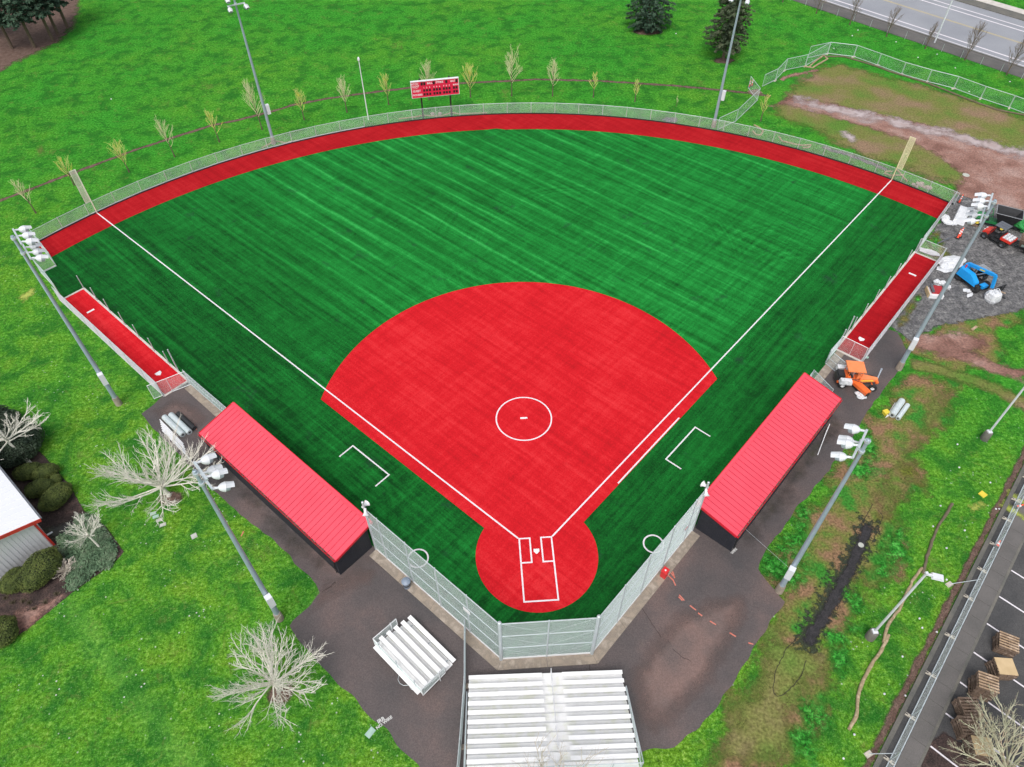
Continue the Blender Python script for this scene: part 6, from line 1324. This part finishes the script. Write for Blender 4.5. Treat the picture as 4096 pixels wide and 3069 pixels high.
def bulk_bag():
    p = t('C',1650,960); r = root('bulk_bag','white bulk bag with lifting straps standing on the gravel','bag',(p.x+.2,p.y-.3,.02),radians(20))
    mb = MB(Matrix.Scale(1.15,4)); n = 12; vs = []
    for k, (z, w) in enumerate(((0,.5),(.25,.58),(.55,.57),(.85,.48),(.95,.35))):
        for i in range(n): a = 2*pi*i/n; q = (abs(cos(a))**4+abs(sin(a))**4)**-.25; rr = w*q*(1+.06*mnoise.noise(Vector((cos(a)*2,sin(a)*2,z*3)))); vs.append((rr*cos(a),rr*sin(a),z))
    mb.add(vs,[(k*n+i,k*n+(i+1)%n,(k+1)*n+(i+1)%n,(k+1)*n+i) for k in range(4) for i in range(n)]+[tuple(range(4*n,5*n))]); mb.build('bag','white_plastic',r)
    for s in (-1,1): MB().path([(s*.4,-.4,.85),(s*.25,-.2,1.25),(s*.2,0,1.4),(s*.25,.2,1.25),(s*.4,.4,.85)],.04,6).build('strap','white_plastic',r)
    MB().lathe([(0,.16),(.01,.16),(.01,0)],(.1,-.585,.5),axis=(0,-1,0),n=14).build('green_mark','lid_green',r)
    o = MB().box((0,0,.03),(1.1,.12,.05)).build('timber','wood'); q = t('C',1920,810); o.location = (q.x,q.y,.02); o.rotation_euler = (0,0,radians(-42)); tag(o,'pale timber lying beside the bulk bag','timber')
bulk_bag()
def turf_stack():
    p = t('C',470,870); r = root('turf_stack','folded red turf offcuts with a dark roll on a white crate base','turf stack',(p.x,p.y,.02),radians(-12))
    MB().box((0,-.1,.2),(1.35,1.25,.4)).build('crate','white_paint',r); MB().box((-.74,0,.25),(.1,1.2,.5)).build('board','plywood',r); MB().box((.08,.05,.55),(1.05,1.0,.3),taper=.95).build('red_turf','turf_backing',r)
    MB().lathe([(-.55,0),(-.55,.14),(.55,.14),(.55,0)],(-.42,.05,.72),axis=(0,1,0),n=14).build('dark_roll','grey_plastic',r,smooth=True)
turf_stack()
for k, (x, y) in enumerate(((530,590),(595,610),(665,620),(740,680),(790,700))):
    p = t('C',x,y,.3); o = crumple('white sack, %s in the row behind the red turf stack' % wh[k], (p.x,p.y), .55,.5,.5, 31+k, rz=.4*k, name='sack', cat='sack', gr='white sacks in a row')
for k, (tt, x, y, up) in enumerate((('B',750,170,1),('B',715,960,0),('B',760,930,0))):
    p = t(tt,x,y); r = root('traffic_delineator',('upright orange delineator with white bands at the fence corner','left of the two leaning orange delineators on the gravel','right of the two leaning orange delineators on the gravel')[k],'cone',(p.x,p.y,.02),0,'orange delineators'); ax = (0,0,1) if up else (.55,.75,.75)
    MB().lathe([(0,.13),(.1,.10),(1.0,.06),(1.1,.03),(1.12,0)],axis=ax,n=12).build('body','cone_orange',r,smooth=True)
    MB().lathe([(.5,.088),(.64,.08)],axis=ax,n=12).lathe([(.76,.078),(.9,.07)],axis=ax,n=12).build('white_band','white_paint',r); MB().lathe([(0,.27),(.06,.26),(.06,0)],n=8).build('base','black_plastic',r)
a, b = t('B',270,1085), t('B',640,920); o = MB().path([a+Z*.08,(a+b)/2+Z*.09,b+Z*.08],.085,10).build('drain_pipe','grey_plastic',smooth=True); tag(o,'dark grey plastic pipe lying across the grass verge','pipe')
o = MB().bar(t('C',1310,1655,.05),t('C',1420,1580,.05),.25,.06).build('timber','wood'); tag(o,'short timber board at the edge of the gravel lot','timber')
for k in range(4): a = t('B',960+30*k,650+8*k,.05+.03*k); b = t('B',1180-20*k,700-30*k,.05+.03*k); o = MB().bar(a,b,.14,.06).build('timber','wood_old'); tag(o,'dark timber in the low pile under the light pole\'s floodlights','timber','dark timbers on the gravel')
o = MB().tube(F(1,10.6,10.9,2.3),(17.05,-4.0,3.2),.008,n=4).build('cable','galvanised'); tag(o,'thin cable strung from the first base dugout to the nearest light pole','cable')
# ---------------------------------------------------------------- light, sky, camera
sc_ = bpy.context.scene
wd = bpy.data.worlds.new('World'); sc_.world = wd; wd.use_nodes = True; nt = wd.node_tree; nt.nodes.clear()
sky = nt.nodes.new('ShaderNodeTexSky'); sky.sky_type = 'NISHITA'; sky.sun_disc = False; sky.sun_elevation = radians(58); sky.sun_rotation = radians(200); sky.air_density = 1.0; sky.dust_density = 4.0; sky.ozone_density = 1.0
hs = nt.nodes.new('ShaderNodeHueSaturation'); hs.inputs['Saturation'].default_value = .35
bg = nt.nodes.new('ShaderNodeBackground'); bg.inputs[1].default_value = .13; ow = nt.nodes.new('ShaderNodeOutputWorld')
nt.links.new(sky.outputs[0],hs.inputs['Color']); nt.links.new(hs.outputs[0],bg.inputs[0]); nt.links.new(bg.outputs[0],ow.inputs[0])
sd = bpy.data.lights.new('sun','SUN'); sd.energy = 1.1; sd.angle = radians(25); sd.color = (1,.97,.93); so = bpy.data.objects.new('sun',sd); C.objects.link(so)
el, az = radians(58), radians(200); sdir = Vector((sin(az)*cos(el), cos(az)*cos(el), sin(el))); so.rotation_euler = sdir.to_track_quat('Z','Y').to_euler()
cd = bpy.data.cameras.new('camera'); co = bpy.data.objects.new('camera',cd); C.objects.link(co); co.matrix_world = Matrix(((AR.x,AU.x,-AF.x,CP.x),(AR.y,AU.y,-AF.y,CP.y),(AR.z,AU.z,-AF.z,CP.z),(0,0,0,1)))
cd.sensor_width = 36; cd.sensor_fit = 'HORIZONTAL'; cd.lens = CAM[6]*36/PW; cd.clip_start = .5; cd.clip_end = 3000; sc_.camera = co
sc_.render.resolution_x = 1024; sc_.render.resolution_y = 767
sc_.view_settings.view_transform = 'Standard'; sc_.view_settings.look = 'None'; sc_.view_settings.exposure = 0.42; sc_.view_settings.gamma = 1
sc_.cycles.transparent_max_bounces = 16
